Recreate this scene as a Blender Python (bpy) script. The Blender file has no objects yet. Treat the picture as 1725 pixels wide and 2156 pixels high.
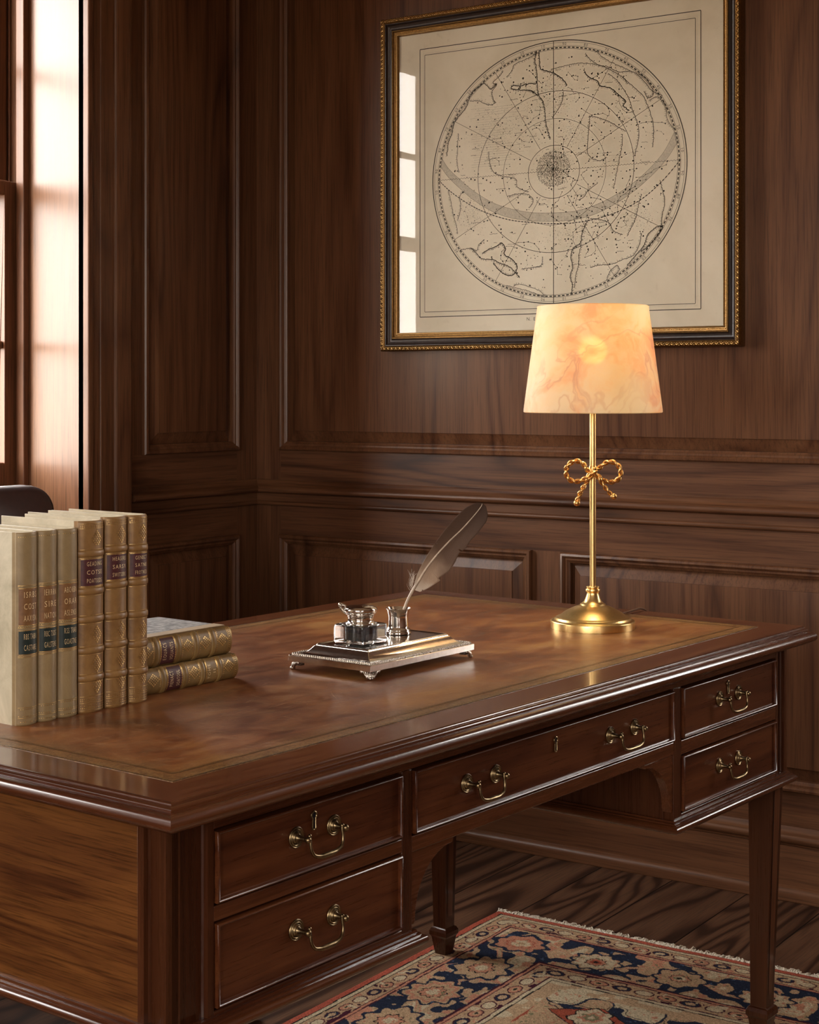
import bpy, bmesh, math, random
import numpy as np
from mathutils import Vector, Matrix, noise as mnoise

S = bpy.context.scene
COL = S.collection
PI = math.pi
R = math.radians
random.seed(7)

# ------------------------------------------------------------------ materials
def nt(name):
    m = bpy.data.materials.new(name); m.use_nodes = True
    n = m.node_tree; n.nodes.clear()
    out = n.nodes.new('ShaderNodeOutputMaterial')
    return m, n, out

def N(n, t, **kw):
    x = n.nodes.new(t)
    for k, v in kw.items():
        if k.startswith('i_'):
            x.inputs[k[2:].replace('_', ' ')].default_value = v
        else:
            setattr(x, k, v)
    return x

def ramp(n, fac, stops, interp='LINEAR'):
    r = n.nodes.new('ShaderNodeValToRGB'); r.color_ramp.interpolation = interp
    e = r.color_ramp.elements
    while len(e) < len(stops): e.new(0.5)
    for i, (p, c) in enumerate(stops):
        e[i].position = p
        e[i].color = (c[0], c[1], c[2], 1) if not isinstance(c, (int, float)) else (c, c, c, 1)
    n.links.new(fac, r.inputs[0])
    return r.outputs[0]

def mapped(n, scale, loc=(0, 0, 0), rot=(0, 0, 0), coord='Object'):
    tc = N(n, 'ShaderNodeTexCoord'); mp = N(n, 'ShaderNodeMapping')
    mp.inputs['Scale'].default_value = scale
    mp.inputs['Location'].default_value = loc
    mp.inputs['Rotation'].default_value = rot
    n.links.new(tc.outputs[coord], mp.inputs['Vector'])
    return mp.outputs[0]

def noise(n, vec, scale, detail=4, rough=.55, dist=0):
    x = N(n, 'ShaderNodeTexNoise')
    x.inputs['Scale'].default_value = scale; x.inputs['Detail'].default_value = detail
    x.inputs['Roughness'].default_value = rough; x.inputs['Distortion'].default_value = dist
    n.links.new(vec, x.inputs['Vector'])
    return x.outputs['Fac']

def mixc(n, fac, a, b, mode='MIX'):
    x = N(n, 'ShaderNodeMix', data_type='RGBA', blend_type=mode)
    if isinstance(fac, (int, float)): x.inputs[0].default_value = fac
    else: n.links.new(fac, x.inputs[0])
    for i, c in ((6, a), (7, b)):
        if isinstance(c, tuple): x.inputs[i].default_value = (*c[:3], 1)
        else: n.links.new(c, x.inputs[i])
    return x.outputs[2]

def math2(n, op, a, b=0.0, c=None):
    x = N(n, 'ShaderNodeMath', operation=op)
    for i, q in enumerate((a, b, c)):
        if q is None: continue
        if isinstance(q, (int, float)): x.inputs[i].default_value = q
        else: n.links.new(q, x.inputs[i])
    return x.outputs[0]

def principled(n, out, color, rough=.5, metal=0, coat=0, coat_r=.1, spec=.5, bump=None, bstr=.1, bdist=.001, extra=None):
    p = N(n, 'ShaderNodeBsdfPrincipled')
    def put(k, v):
        if isinstance(v, tuple): p.inputs[k].default_value = (*v[:3], 1)
        elif isinstance(v, (int, float)): p.inputs[k].default_value = v
        else: n.links.new(v, p.inputs[k])
    put('Base Color', color); put('Roughness', rough); put('Metallic', metal)
    put('Coat Weight', coat); put('Coat Roughness', coat_r); put('Specular IOR Level', spec)
    if extra:
        for k, v in extra.items(): put(k, v)
    if bump is not None:
        b = N(n, 'ShaderNodeBump'); b.inputs['Strength'].default_value = bstr; b.inputs['Distance'].default_value = bdist
        n.links.new(bump, b.inputs['Height']); n.links.new(b.outputs[0], p.inputs['Normal'])
    n.links.new(p.outputs[0], out.inputs[0])
    return p

AX = {'x': (.11, 1, 1), 'y': (1, .11, 1), 'z': (1, 1, .11)}
def wood(name, dark, mid, light, axis, scale=1.0, rough=.35, coat=.3, coat_r=.15, figure=.6, pores=.5, seed=0., fig_scale=9., bstr=.15, gap=None):
    m, n, out = nt(name)
    sc = tuple(scale * a for a in AX[axis])
    vec = mapped(n, sc, (seed, seed * .7, seed * .3))
    big = noise(n, vec, 2.4, 3, .5, .6)
    contour = noise(n, vec, 3.0, 2, .5, .35)
    ring = math2(n, 'SINE', math2(n, 'MULTIPLY', contour, fig_scale * 13))
    ring = math2(n, 'MULTIPLY_ADD', ring, .5, .5)
    ring = math2(n, 'POWER', ring, .5)
    rmask = ramp(n, noise(n, vec, 5.5, 2, .5), [(.35, .15), (.65, 1.0)])
    ring = math2(n, 'SUBTRACT', 1.0, math2(n, 'MULTIPLY', math2(n, 'SUBTRACT', 1.0, ring), rmask))
    sc2 = tuple(scale * (a if a < 1 else 1) * (.25 if a < 1 else 1) for a in AX[axis])
    vec2 = mapped(n, sc2, (seed * 2, 1.3, seed))
    fine = noise(n, vec2, 190, 3, .7)
    streak = noise(n, vec2, 38, 4, .6, .3)
    f1 = math2(n, 'MULTIPLY_ADD', ring, figure * .42, (.62 - figure) * .38)
    f2 = math2(n, 'MULTIPLY_ADD', big, .42, f1)
    f3 = math2(n, 'MULTIPLY_ADD', streak, .50, f2)
    base = ramp(n, f3, [(.34, dark), (.57, mid), (.82, light)])
    pr = ramp(n, fine, [(.36, 0.0), (.52, 1.0)])
    col = mixc(n, math2(n, 'MULTIPLY', math2(n, 'SUBTRACT', 1.0, pr), pores), base, tuple(c * .45 for c in dark))
    if gap:
        # seams between boards: board width along one axis
        tc = N(n, 'ShaderNodeTexCoord'); sep = N(n, 'ShaderNodeSeparateXYZ'); n.links.new(tc.outputs['Object'], sep.inputs[0])
        pass
    rr = math2(n, 'MULTIPLY_ADD', fine, .12, rough - .06)
    principled(n, out, col, rr, 0, coat, coat_r, .32, fine, bstr, .0006)
    return m

WD, WM_, WL = (.046, .0160, .0070), (.120, .0475, .0210), (.185, .081, .037)
walnut_v = wood('walnut panelling upright grain', WD, WM_, WL, 'z', 1.0, .44, .06, .25, .50, .45, 0.)
walnut_v2 = wood('walnut field veneer', WD, WM_, WL, 'z', 1.0, .40, .14, .2, .66, .4, 3.1, 7.)
walnut_rev = wood('satin varnished window lining', (.060, .024, .011), (.130, .056, .026), (.20, .095, .047), 'z', 1.0, .36, .28, .28, .45, .45, 6.1, 7.)
walnut_h = wood('walnut rail grain along back wall', WD, WM_, WL, 'x', 1.0, .42, .08, .22, .72, .45, 1.7, 8.)
walnut_hy = wood('walnut rail grain along side wall', WD, WM_, WL, 'y', 1.0, .42, .08, .22, .72, .45, 2.3, 8.)
MD, MM, ML = (.019, .0045, .0018), (.054, .0132, .0044), (.098, .030, .0098)
mahog_x = wood('mahogany along desk', MD, MM, ML, 'x', 1.3, .27, .40, .09, .5, .3, 5.1, 7., .015)
mahog_y = wood('mahogany across desk', MD, MM, ML, 'y', 1.3, .27, .40, .09, .5, .3, 6.4, 7., .015)
mahog_z = wood('mahogany upright', MD, tuple(c * .72 for c in MM), tuple(c * .70 for c in ML), 'z', 1.3, .28, .4, .1, .35, .25, 4.2, 7.)
mahog_dr = wood('mahogany drawer front', MD, tuple(c * 1.15 for c in MM), tuple(c * 1.25 for c in ML), 'x', 2.0, .29, .32, .1, .50, .28, 9.3, 5., .015)
mahog_end = wood('figured mahogany end panel', (.018, .0048, .0015), (.066, .0195, .0050), (.155, .055, .0130), 'y', 2.4, .3, .3, .12, .45, .5, 8.8, 6.)
mahog_tx = wood('mahogany desk top crossbanding', (.036, .0085, .004), (.105, .029, .0115), (.165, .058, .022), 'x', 1.6, .24, .6, .09, .5, .3, 5.1, 7., .015)
mahog_ty = wood('mahogany desk top end banding', (.036, .0085, .004), (.105, .029, .0115), (.165, .058, .022), 'y', 1.6, .24, .6, .09, .5, .3, 6.4, 7., .015)
leg_wood = wood('mahogany leg', MD, tuple(c * .70 for c in MM), tuple(c * .70 for c in ML), 'z', 2.0, .29, .3, .1, .25, .15, 2.2, 7.)
inlay_wood = wood('paler leg panel', MD, (.085, .028, .012), (.15, .055, .024), 'z', 2.0, .32, .5, .1, .4, .4, 7.7, 7.)
dark_wood = wood('near-black brown wood', (.006, .002, .001), (.02, .006, .003), (.03, .01, .005), 'z', 1.0, .5, 0, .2, .4, .3, 1.)  # very dark timber for stringing, backing board and chair parts

def floor_mat():
    m, n, out = nt('dark stained oak boards')
    tc = N(n, 'ShaderNodeTexCoord'); sep = N(n, 'ShaderNodeSeparateXYZ'); n.links.new(tc.outputs['Object'], sep.inputs[0])
    bx = math2(n, 'DIVIDE', math2(n, 'SUBTRACT', sep.outputs[0], .183), .1935)
    idx = math2(n, 'FLOOR', bx); fr = math2(n, 'FRACT', bx)
    wn = N(n, 'ShaderNodeTexWhiteNoise', noise_dimensions='1D'); n.links.new(idx, wn.inputs['W'])
    comb = N(n, 'ShaderNodeCombineXYZ')
    n.links.new(math2(n, 'MULTIPLY_ADD', wn.outputs[0], 7.0, sep.outputs[0]), comb.inputs[0])
    n.links.new(math2(n, 'MULTIPLY_ADD', wn.outputs[0], 3.0, math2(n, 'MULTIPLY', sep.outputs[1], .10)), comb.inputs[1])
    cont = noise(n, comb.outputs[0], 3.1, 2, .5, .3)
    wvf = math2(n, 'MULTIPLY_ADD', math2(n, 'SINE', math2(n, 'MULTIPLY', cont, 150.)), .5, .5)
    fine = noise(n, mapped(n, (1, .03, 1)), 260, 2, .6)
    base = ramp(n, wvf, [(.02, (.042, .018, .0100)), (.35, (.108, .049, .0265)), (.9, (.150, .074, .041))])
    base = mixc(n, math2(n, 'MULTIPLY', wn.outputs[0], .45), base, mixc(n, 1.0, base, (.55, .5, .5), 'MULTIPLY'))
    pr = ramp(n, fine, [(.38, 1.0), (.55, 0.0)])
    base = mixc(n, math2(n, 'MULTIPLY', pr, .45), base, (.012, .006, .004))
    edge = math2(n, 'MINIMUM', fr, math2(n, 'SUBTRACT', 1.0, fr))
    g = ramp(n, edge, [(.004, 0.0), (.012, 1.0)])
    col = mixc(n, g, (.003, .0015, .001), base)
    h = math2(n, 'ADD', math2(n, 'MULTIPLY', g, 1.5), math2(n, 'MULTIPLY', wvf, .25))
    principled(n, out, col, math2(n, 'MULTIPLY_ADD', fine, .15, .42), 0, .0, .3, .22, h, .5, .0015)
    return m

def leather_top_mat():
    m, n, out = nt('worn tan desk leather')
    v1 = mapped(n, (1, 1, 1))
    big = noise(n, v1, 3.2, 5, .6, .8)
    med = noise(n, mapped(n, (.6, 1.4, 1), (3, 1, 0)), 11, 5, .65, 1.0)
    f = math2(n, 'MULTIPLY_ADD', med, .5, math2(n, 'MULTIPLY', big, .6))
    col = ramp(n, f, [(.38, (.070, .019, .0070)), (.48, (.155, .046, .0140)), (.57, (.240, .082, .0230)), (.68, (.34, .155, .042))])
    grain = noise(n, v1, 700, 2, .6)
    pat = ramp(n, noise(n, mapped(n, (.8, 1.5, 1), (9, 4, 0)), 17, 6, .7, .6), [(.5, 0.0), (.72, 1.0)])
    col = mixc(n, math2(n, 'MULTIPLY', pat, .40), col, (.36, .19, .085))
    # worn olive-gold band close to the edges of the hide
    tc = N(n, 'ShaderNodeTexCoord'); sp = N(n, 'ShaderNodeSeparateXYZ'); n.links.new(tc.outputs['Object'], sp.inputs[0])
    def edge(o, lo, hi):
        return math2(n, 'MINIMUM', math2(n, 'SUBTRACT', o, lo), math2(n, 'SUBTRACT', hi, o))
    e = math2(n, 'MINIMUM', edge(sp.outputs[0], .062, 1.55), edge(sp.outputs[1], .062, .835))
    ef = ramp(n, math2(n, 'MULTIPLY_ADD', med, .05, e), [(.025, 1.0), (.095, 0.0)])
    speck = ramp(n, noise(n, v1, 260, 4, .75), [(.44, 0.0), (.60, 1.0)])
    col = mixc(n, math2(n, 'MULTIPLY', ef, .75), col, mixc(n, speck, (.085, .042, .013), (.30, .18, .065)))
    ro = math2(n, 'ADD', .20, math2(n, 'ADD', math2(n, 'MULTIPLY', med, .26), math2(n, 'MULTIPLY', grain, .08)))
    cr = noise(n, mapped(n, (1.6, .7, 1), (2, 7, 0)), 42, 4, .6, .8)
    bh = math2(n, 'MULTIPLY_ADD', cr, .45, math2(n, 'ADD', math2(n, 'MULTIPLY', grain, .30), math2(n, 'MULTIPLY', med, 1.5)))
    col = mixc(n, ramp(n, cr, [(.55, 0.0), (.8, .45)]), col, (.42, .24, .12))
    principled(n, out, col, ro, 0, .08, .25, .40, bh, .30, .0016)
    return m

def simple(name, color, rough=.5, metal=0, coat=0, nscale=0, var=.2, bstr=.1, bdist=.0005, coat_r=.1, axis=None, spec=.5, extra=None):
    m, n, out = nt(name)
    vec = mapped(n, axis or (1, 1, 1))
    f = noise(n, vec, nscale or 40, 4, .6)
    c = ramp(n, f, [(.3, tuple(x * (1 - var) for x in color)), (.7, tuple(min(1, x * (1 + var)) for x in color))])
    rr = math2(n, 'MULTIPLY_ADD', f, rough * .3, rough * .85)
    principled(n, out, c, rr, metal, coat, coat_r, spec, f, bstr, bdist, extra)
    return m

floor_m = floor_mat()
leather_m = leather_top_mat()
scuff_sheen_m = simple('pale scuffs and painted sheen in leather', (.42, .24, .13), .45, nscale=300, var=.4)  # real scuffs plus whitish sheen streaks painted as colour
tool_m = simple('worn gold tooling', (.34, .20, .075), .38, .6, nscale=400, var=.6, bstr=.4)
tool_dark = simple('darkened tooling groove', (.035, .016, .008), .4, nscale=200, var=.5)
silver_dull = simple('worn silvery leather edge', (.42, .34, .28), .35, .7, nscale=500, var=.6)
plaster = simple('ceiling plaster', (.72, .66, .58), .9, nscale=12, var=.05)
brass = simple('satin brass', (.80, .54, .22), .31, 1, nscale=300, var=.06, bstr=.02, axis=(1, 1, .05))
gilt = simple('gilt rope', (.72, .42, .15), .28, 1, nscale=200, var=.2)
abrass = simple('antique brass', (.22, .155, .08), .33, 1, nscale=200, var=.35, bstr=.08)
silver = simple('polished silver', (.80, .75, .69), .13, 1, nscale=120, var=.14, bstr=.06, bdist=.0004)
silver_ox = simple('oxidised silver relief', (.50, .44, .38), .28, 1, nscale=500, var=.45, bstr=.3)
gold_leaf = simple('gold leaf on frame', (.62, .38, .14), .30, 1, nscale=350, var=.4, bstr=.3)
gold_dk = simple('darker gold frame body', (.26, .145, .05), .38, .9, nscale=200, var=.3)  # deeper gold than the leaf ornament
frame_dk = wood('ebonised frame wood', (.012, .007, .006), (.026, .015, .012), (.045, .028, .022), 'z', 2, .34, .3, .2, .3, .3, 1.)
gilt_b = simple('gilt on leather', (.70, .45, .17), .32, .9, nscale=600, var=.35)
gilt_t = simple('gilt lettering', (.80, .60, .33), .4, .35, nscale=600, var=.2)
red_label = simple('oxblood label', (.062, .012, .013), .45, nscale=150, var=.3)
green_label = simple('dark green label', (.010, .019, .016), .45, nscale=150, var=.3)
tan_label = simple('tan label', (.19, .085, .028), .45, nscale=150, var=.2)
pages_m = simple('book pages', (.62, .53, .38), .8, nscale=500, var=.12, axis=(8, .2, .2))
marble_m = simple('grey marbled paper', (.28, .27, .265), .5, nscale=90, var=.8, axis=(.35, 1.4, 1))
brown_lea = simple('dark brown chair leather', (.040, .014, .011), .55, nscale=90, var=.2, bstr=.2, coat=.1)
paper_m = None
glass_thin = None

def leather_book(name, c1, c2, rough=.45):
    m, n, out = nt(name)
    v = mapped(n, (1, 1, 1)); a = noise(n, v, 14, 6, .65, .5); g = noise(n, v, 900, 2, .5)
    col = ramp(n, a, [(.35, c1), (.62, c2)])
    principled(n, out, col, math2(n, 'MULTIPLY_ADD', a, .2, rough - .1), 0, .15, .25, .45, math2(n, 'ADD', g, a), .25, .0006)
    return m
calf_m = leather_book('tan calf spine', (.150, .068, .019), (.290, .152, .048))
olive_calf = leather_book('olive tan calf spine', (.140, .076, .021), (.270, .160, .052))
vellum_sp = leather_book('aged vellum spine', (.19, .122, .052), (.32, .220, .105))
vellum_m = leather_book('pale vellum boards', (.40, .34, .225), (.60, .52, .37), .5)

def glass_mats():
    m, n, out = nt('window glass')
    t = N(n, 'ShaderNodeBsdfTransparent'); g = N(n, 'ShaderNodeBsdfGlossy'); g.inputs['Roughness'].default_value = .02
    fr = N(n, 'ShaderNodeFresnel'); fr.inputs[0].default_value = 1.45
    mx = N(n, 'ShaderNodeMixShader')
    ge = N(n, 'ShaderNodeNewGeometry')
    n.links.new(math2(n, 'MULTIPLY', fr.outputs[0], math2(n, 'SUBTRACT', 1.0, ge.outputs['Backfacing'])), mx.inputs[0]); n.links.new(t.outputs[0], mx.inputs[1]); n.links.new(g.outputs[0], mx.inputs[2])
    n.links.new(mx.outputs[0], out.inputs[0])
    m2, n2, o2 = nt('crystal glass')
    p = N(n2, 'ShaderNodeBsdfPrincipled')
    nz = noise(n2, mapped(n2, (1, 1, 1)), 60, 2, .5)
    b = N(n2, 'ShaderNodeBump'); b.inputs['Strength'].default_value = .03; b.inputs['Distance'].default_value = .001
    n2.links.new(nz, b.inputs['Height']); n2.links.new(b.outputs[0], p.inputs['Normal'])
    p.inputs['Transmission Weight'].default_value = 1; p.inputs['Roughness'].default_value = .01
    p.inputs['IOR'].default_value = 1.5; p.inputs['Base Color'].default_value = (.97, .98, .98, 1)
    n2.links.new(p.outputs[0], o2.inputs[0])
    return m, m2
glass_thin, crystal = glass_mats()
ink_m = simple('black ink and keyhole dark', (.006, .008, .012), .1, nscale=20, coat=.8)  # ink in the well; also the painted dark inside keyholes

def paper():
    m, n, out = nt('aged chart paper')
    v = mapped(n, (1, 1, 1)); a = noise(n, v, 3.5, 6, .6, .4); b = noise(n, v, 160, 3, .6)
    sp = ramp(n, noise(n, mapped(n, (1, 1, 1), (4, 2, 9)), 26, 5, .7), [(.62, 0.0), (.74, 1.0)])
    col = ramp(n, a, [(.3, (.68, .595, .445)), (.6, (.81, .73, .575)), (.8, (.85, .78, .64))])
    col = mixc(n, math2(n, 'MULTIPLY', sp, .18), col, (.36, .24, .13))
    col = mixc(n, math2(n, 'MULTIPLY', b, .10), col, (.40, .34, .25))
    principled(n, out, col, .85, 0, 0, .1, .3, b, .05, .0002)
    return m
paper_m = paper()
ink_dk = simple('printed ink', (.035, .030, .022), .8, nscale=300, var=.3)
ink_md = simple('grey printed ink', (.115, .10, .075), .8, nscale=500, var=.4)
ink_lt = simple('pale printed tint', (.56, .50, .39), .8, nscale=220, var=.15)

def alabaster():
    m, n, out = nt('veined alabaster')
    v = mapped(n, (1, 1, 1), (1.7, .4, .2))
    warp = noise(n, v, 7, 4, .6, 1.5)
    comb = N(n, 'ShaderNodeVectorMath', operation='ADD')
    sc = N(n, 'ShaderNodeVectorMath', operation='SCALE'); 
    nn = N(n, 'ShaderNodeTexNoise'); nn.inputs['Scale'].default_value = 9; nn.inputs['Detail'].default_value = 4
    n.links.new(v, nn.inputs['Vector']); n.links.new(nn.outputs['Color'], sc.inputs[0]); sc.inputs['Scale'].default_value = .12
    n.links.new(v, comb.inputs[0]); n.links.new(sc.outputs[0], comb.inputs[1])
    big = noise(n, comb.outputs[0], 9, 5, .6, 1.2)
    nv = noise(n, comb.outputs[0], 6.5, 3, .5, 1.6)
    ridge = math2(n, 'ABSOLUTE', math2(n, 'SUBTRACT', nv, .5))
    vein = ramp(n, ridge, [(.004, 1.0), (.030, 0.0)])
    mask = ramp(n, noise(n, v, 4, 2, .5), [(.42, 0.0), (.6, 1.0)])
    vein = math2(n, 'MULTIPLY', vein, mask)
    cloud = ramp(n, big, [(.40, (.97, .94, .88)), (.50, (.97, .88, .70)), (.62, (.93, .66, .32))])  # amber clouds of the stone, also painting the lamp's glow into its colour
    dcol = mixc(n, math2(n, 'MULTIPLY', vein, .6), cloud, (.62, .36, .15))
    d = N(n, 'ShaderNodeBsdfDiffuse'); t = N(n, 'ShaderNodeBsdfTranslucent'); g = N(n, 'ShaderNodeBsdfGlossy'); g.inputs['Roughness'].default_value = .6
    dl = mixc(n, .72, dcol, (.95, .94, .92)); n.links.new(dl, d.inputs[0])
    tl = mixc(n, 1.0, dcol, (1.0, .90, .66), 'MULTIPLY'); n.links.new(tl, t.inputs[0])
    mx = N(n, 'ShaderNodeMixShader'); mx.inputs[0].default_value = .52
    n.links.new(d.outputs[0], mx.inputs[1]); n.links.new(t.outputs[0], mx.inputs[2])
    rf = N(n, 'ShaderNodeBsdfRefraction'); rf.inputs['Roughness'].default_value = .8; rf.inputs['IOR'].default_value = 1.03
    n.links.new(mixc(n, 1.0, dcol, (1.0, .86, .62), 'MULTIPLY'), rf.inputs[0])
    mx3 = N(n, 'ShaderNodeMixShader'); mx3.inputs[0].default_value = .20
    n.links.new(mx.outputs[0], mx3.inputs[1]); n.links.new(rf.outputs[0], mx3.inputs[2]); mx = mx3
    mx2 = N(n, 'ShaderNodeMixShader'); mx2.inputs[0].default_value = .04
    n.links.new(mx.outputs[0], mx2.inputs[1]); n.links.new(g.outputs[0], mx2.inputs[2])
    n.links.new(mx2.outputs[0], out.inputs[0])
    return m
shade_m = alabaster()
def emit(name, c, s):
    m, n, out = nt(name); e = N(n, 'ShaderNodeEmission'); e.inputs[0].default_value = (*c, 1); e.inputs[1].default_value = s
    n.links.new(e.outputs[0], out.inputs[0]); return m
bulb_m = emit('lit bulb', (1, .66, .34), 12)

def vcol_mat(name, attr, rough=.95, sheen=.3, nscale=500):
    m, n, out = nt(name)
    a = N(n, 'ShaderNodeAttribute', attribute_name=attr)
    f = noise(n, mapped(n, (1, 1, 1)), nscale, 2, .6)
    c = mixc(n, 1.0, a.outputs[0], ramp(n, f, [(.3, .62), (.7, 1.15)]), 'MULTIPLY')
    principled(n, out, c, rough, 0, 0, .1, .05, f, .6, .0015, {'Sheen Weight': 0.0})
    return m
rug_m = vcol_mat('hand knotted wool', 'knots')
fringe_m = simple('undyed cotton fringe', (.80, .74, .62), .9, nscale=600, var=.25)

def feather_mat():
    m, n, out = nt('brown grey feather')
    tc = N(n, 'ShaderNodeTexCoord'); sp = N(n, 'ShaderNodeSeparateXYZ'); n.links.new(tc.outputs['Object'], sp.inputs[0])
    a = N(n, 'ShaderNodeAttribute', attribute_name='along')
    st = N(n, 'ShaderNodeAttribute', attribute_name='barb')
    wob = noise(n, mapped(n, (1, 1, 1)), 30, 3, .5)
    fac = math2(n, 'MULTIPLY_ADD', wob, .25, math2(n, 'SUBTRACT', a.outputs['Fac'], .12))
    col = ramp(n, fac, [(.03, (.80, .66, .52)), (.20, (.45, .30, .20)), (.42, (.13, .070, .042)), (1.0, (.060, .030, .018))])
    s = math2(n, 'SINE', math2(n, 'MULTIPLY', st.outputs['Fac'], 900.))
    s2 = math2(n, 'MULTIPLY_ADD', s, .22, .90)
    col = mixc(n, 1.0, col, s2, 'MULTIPLY')
    principled(n, out, col, .6, 0, 0, .1, .3, s, .35, .0006)
    return m
feather_m = feather_mat()
shaft_m = simple('horn quill shaft', (.50, .38, .27), .35, nscale=60, var=.3)

# ------------------------------------------------------------------ mesh helper
class MB:
    def __init__(s, M=None):
        s.v = []; s.f = []; s.mi = []; s.M = M or Matrix.Identity(4)
    def add(s, vs, fs, mi=0):
        o = len(s.v); M = s.M
        s.v += [tuple(M @ Vector(p)) for p in vs]
        s.f += [tuple(o + i for i in f) for f in fs]
        s.mi += [mi] * len(fs)
    def box(s, x0, x1, y0, y1, z0, z1, mi=0):
        s.add([(x0, y0, z0), (x1, y0, z0), (x1, y1, z0), (x0, y1, z0), (x0, y0, z1), (x1, y0, z1), (x1, y1, z1), (x0, y1, z1)],
              [(0, 3, 2, 1), (4, 5, 6, 7), (0, 1, 5, 4), (1, 2, 6, 5), (2, 3, 7, 6), (3, 0, 4, 7)], mi)
    def loft(s, rings, cap0=True, cap1=True, mi=0, closed=True, mis=None):
        n = len(rings[0]); vs = [p for r in rings for p in r]; fs = []; ml = []
        for k in range(len(rings) - 1):
            for i in range(n if closed else n - 1):
                j = (i + 1) % n
                fs.append((k * n + i, k * n + j, (k + 1) * n + j, (k + 1) * n + i)); ml.append(mis[i] if mis else mi)
        if cap0: fs.append(tuple(range(n - 1, -1, -1))); ml.append(mi)
        if cap1: fs.append(tuple((len(rings) - 1) * n + i for i in range(n))); ml.append(mi)
        s.add(vs, fs, mi); s.mi[-len(fs):] = ml
    def rects(s, prof, x0, x1, y0, y1, cap0=False, cap1=True, fn=None, mi=0, mis=None):
        """prof: list of (inset, height); fn maps (a,b,h)->xyz"""
        fn = fn or (lambda a, b, h: (a, b, h))
        rg = [[fn(x0 + d, y0 + d, h), fn(x1 - d, y0 + d, h), fn(x1 - d, y1 - d, h), fn(x0 + d, y1 - d, h)] for d, h in prof]
        s.loft(rg, cap0, cap1, mi, True, mis)
    def lathe(s, prof, n=32, c=(0, 0, 0), ax='z', mi=0, cap0=True, cap1=True):
        rg = []
        for r, z in prof:
            q = []
            for i in range(n):
                t = 2 * PI * i / n; a, b = r * math.cos(t), r * math.sin(t)
                p = {'z': (a, b, z), 'y': (a, -z, b), 'x': (z, a, b)}[ax]
                q.append((p[0] + c[0], p[1] + c[1], p[2] + c[2]))
            rg.append(q)
        s.loft(rg, cap0, cap1, mi)
    def tube(s, pts, r, n=8, mi=0, closed=False, caps=True):
        P = [Vector(p) for p in pts]; k = len(P); rg = []; nrm = None
        for i in range(k):
            if closed: t = P[(i + 1) % k] - P[i - 1]
            else: t = P[min(i + 1, k - 1)] - P[max(i - 1, 0)]
            t.normalize()
            if nrm is None:
                nrm = t.orthogonal().normalized()
            nrm = (nrm - t * nrm.dot(t))
            if nrm.length < 1e-6: nrm = t.orthogonal()
            nrm.normalize(); b = t.cross(nrm)
            rr = r[i] if isinstance(r, (list, tuple)) else r
            rg.append([tuple(P[i] + (nrm * math.cos(2 * PI * j / n) + b * math.sin(2 * PI * j / n)) * rr) for j in range(n)])
        if closed: rg.append(rg[0])
        s.loft(rg, caps and not closed, caps and not closed, mi)
    def prism(s, poly, h0, h1, fn, mi=0):
        s.loft([[fn(a, b, h0) for a, b in poly], [fn(a, b, h1) for a, b in poly]], True, True, mi)
    def ball(s, c, r, n=10, m=7, mi=0, sq=(1, 1, 1)):
        rg = []
        for k in range(1, m):
            t = PI * k / m
            rg.append([(c[0] + sq[0] * r * math.sin(t) * math.cos(2 * PI * i / n), c[1] + sq[1] * r * math.sin(t) * math.sin(2 * PI * i / n), c[2] - sq[2] * r * math.cos(t)) for i in range(n)])
        s.loft(rg, True, True, mi)
    def build(s, name, mats, parent=None, smooth=35, bevel=0, tri=False, recalc=True):
        me = bpy.data.meshes.new(name)
        me.from_pydata(s.v, [], s.f)
        mats = mats if isinstance(mats, (list, tuple)) else [mats]
        for m in mats: me.materials.append(m)
        if len(mats) > 1: me.polygons.foreach_set('material_index', s.mi)
        if recalc:
            bm = bmesh.new(); bm.from_mesh(me)
            bmesh.ops.remove_doubles(bm, verts=bm.verts, dist=1e-6)
            bmesh.ops.recalc_face_normals(bm, faces=bm.faces)
            bm.to_mesh(me); bm.free()
        if smooth:
            me.polygons.foreach_set('use_smooth', [True] * len(me.polygons))
            me.set_sharp_from_angle(angle=R(smooth))
        me.update()
        o = bpy.data.objects.new(name, me); COL.objects.link(o)
        if parent: o.parent = parent
        if bevel:
            b = o.modifiers.new('b', 'BEVEL'); b.width = bevel; b.segments = 2; b.limit_method = 'ANGLE'; b.angle_limit = R(40)
        if smooth and recalc:
            wn_ = o.modifiers.new('w', 'WEIGHTED_NORMAL'); wn_.keep_sharp = True; wn_.weight = 100
        return o

def tag(o, label=None, cat=None, group=None, kind=None):
    if label: o['label'] = label
    if cat: o['category'] = cat
    if group: o['group'] = group
    if kind: o['kind'] = kind
    return o
def empty(name, loc=(0, 0, 0), rz=0, label=None, cat=None, group=None, kind=None):
    o = bpy.data.objects.new(name, None); COL.objects.link(o); o.location = loc; o.rotation_euler = (0, 0, rz)
    o.empty_display_size = .1
    return tag(o, label, cat, group, kind)

_tc = {}
def text2d(s, size=1.0):
    """letter outlines as flat triangles, centred"""
    if s not in _tc:
        cu = bpy.data.curves.new('t', 'FONT'); cu.body = s; cu.size = 1; cu.align_x = 'CENTER'; cu.align_y = 'CENTER'; cu.resolution_u = 2; cu.space_character = 1.25; cu.offset = -.004
        ob = bpy.data.objects.new('t', cu)
        me = bpy.data.meshes.new_from_object(ob)
        _tc[s] = ([(v.co.x, v.co.y) for v in me.vertices], [tuple(p.vertices) for p in me.polygons])
        bpy.data.objects.remove(ob); bpy.data.curves.remove(cu); bpy.data.meshes.remove(me)
    v, f = _tc[s]
    return [(a * size, b * size) for a, b in v], f

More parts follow.
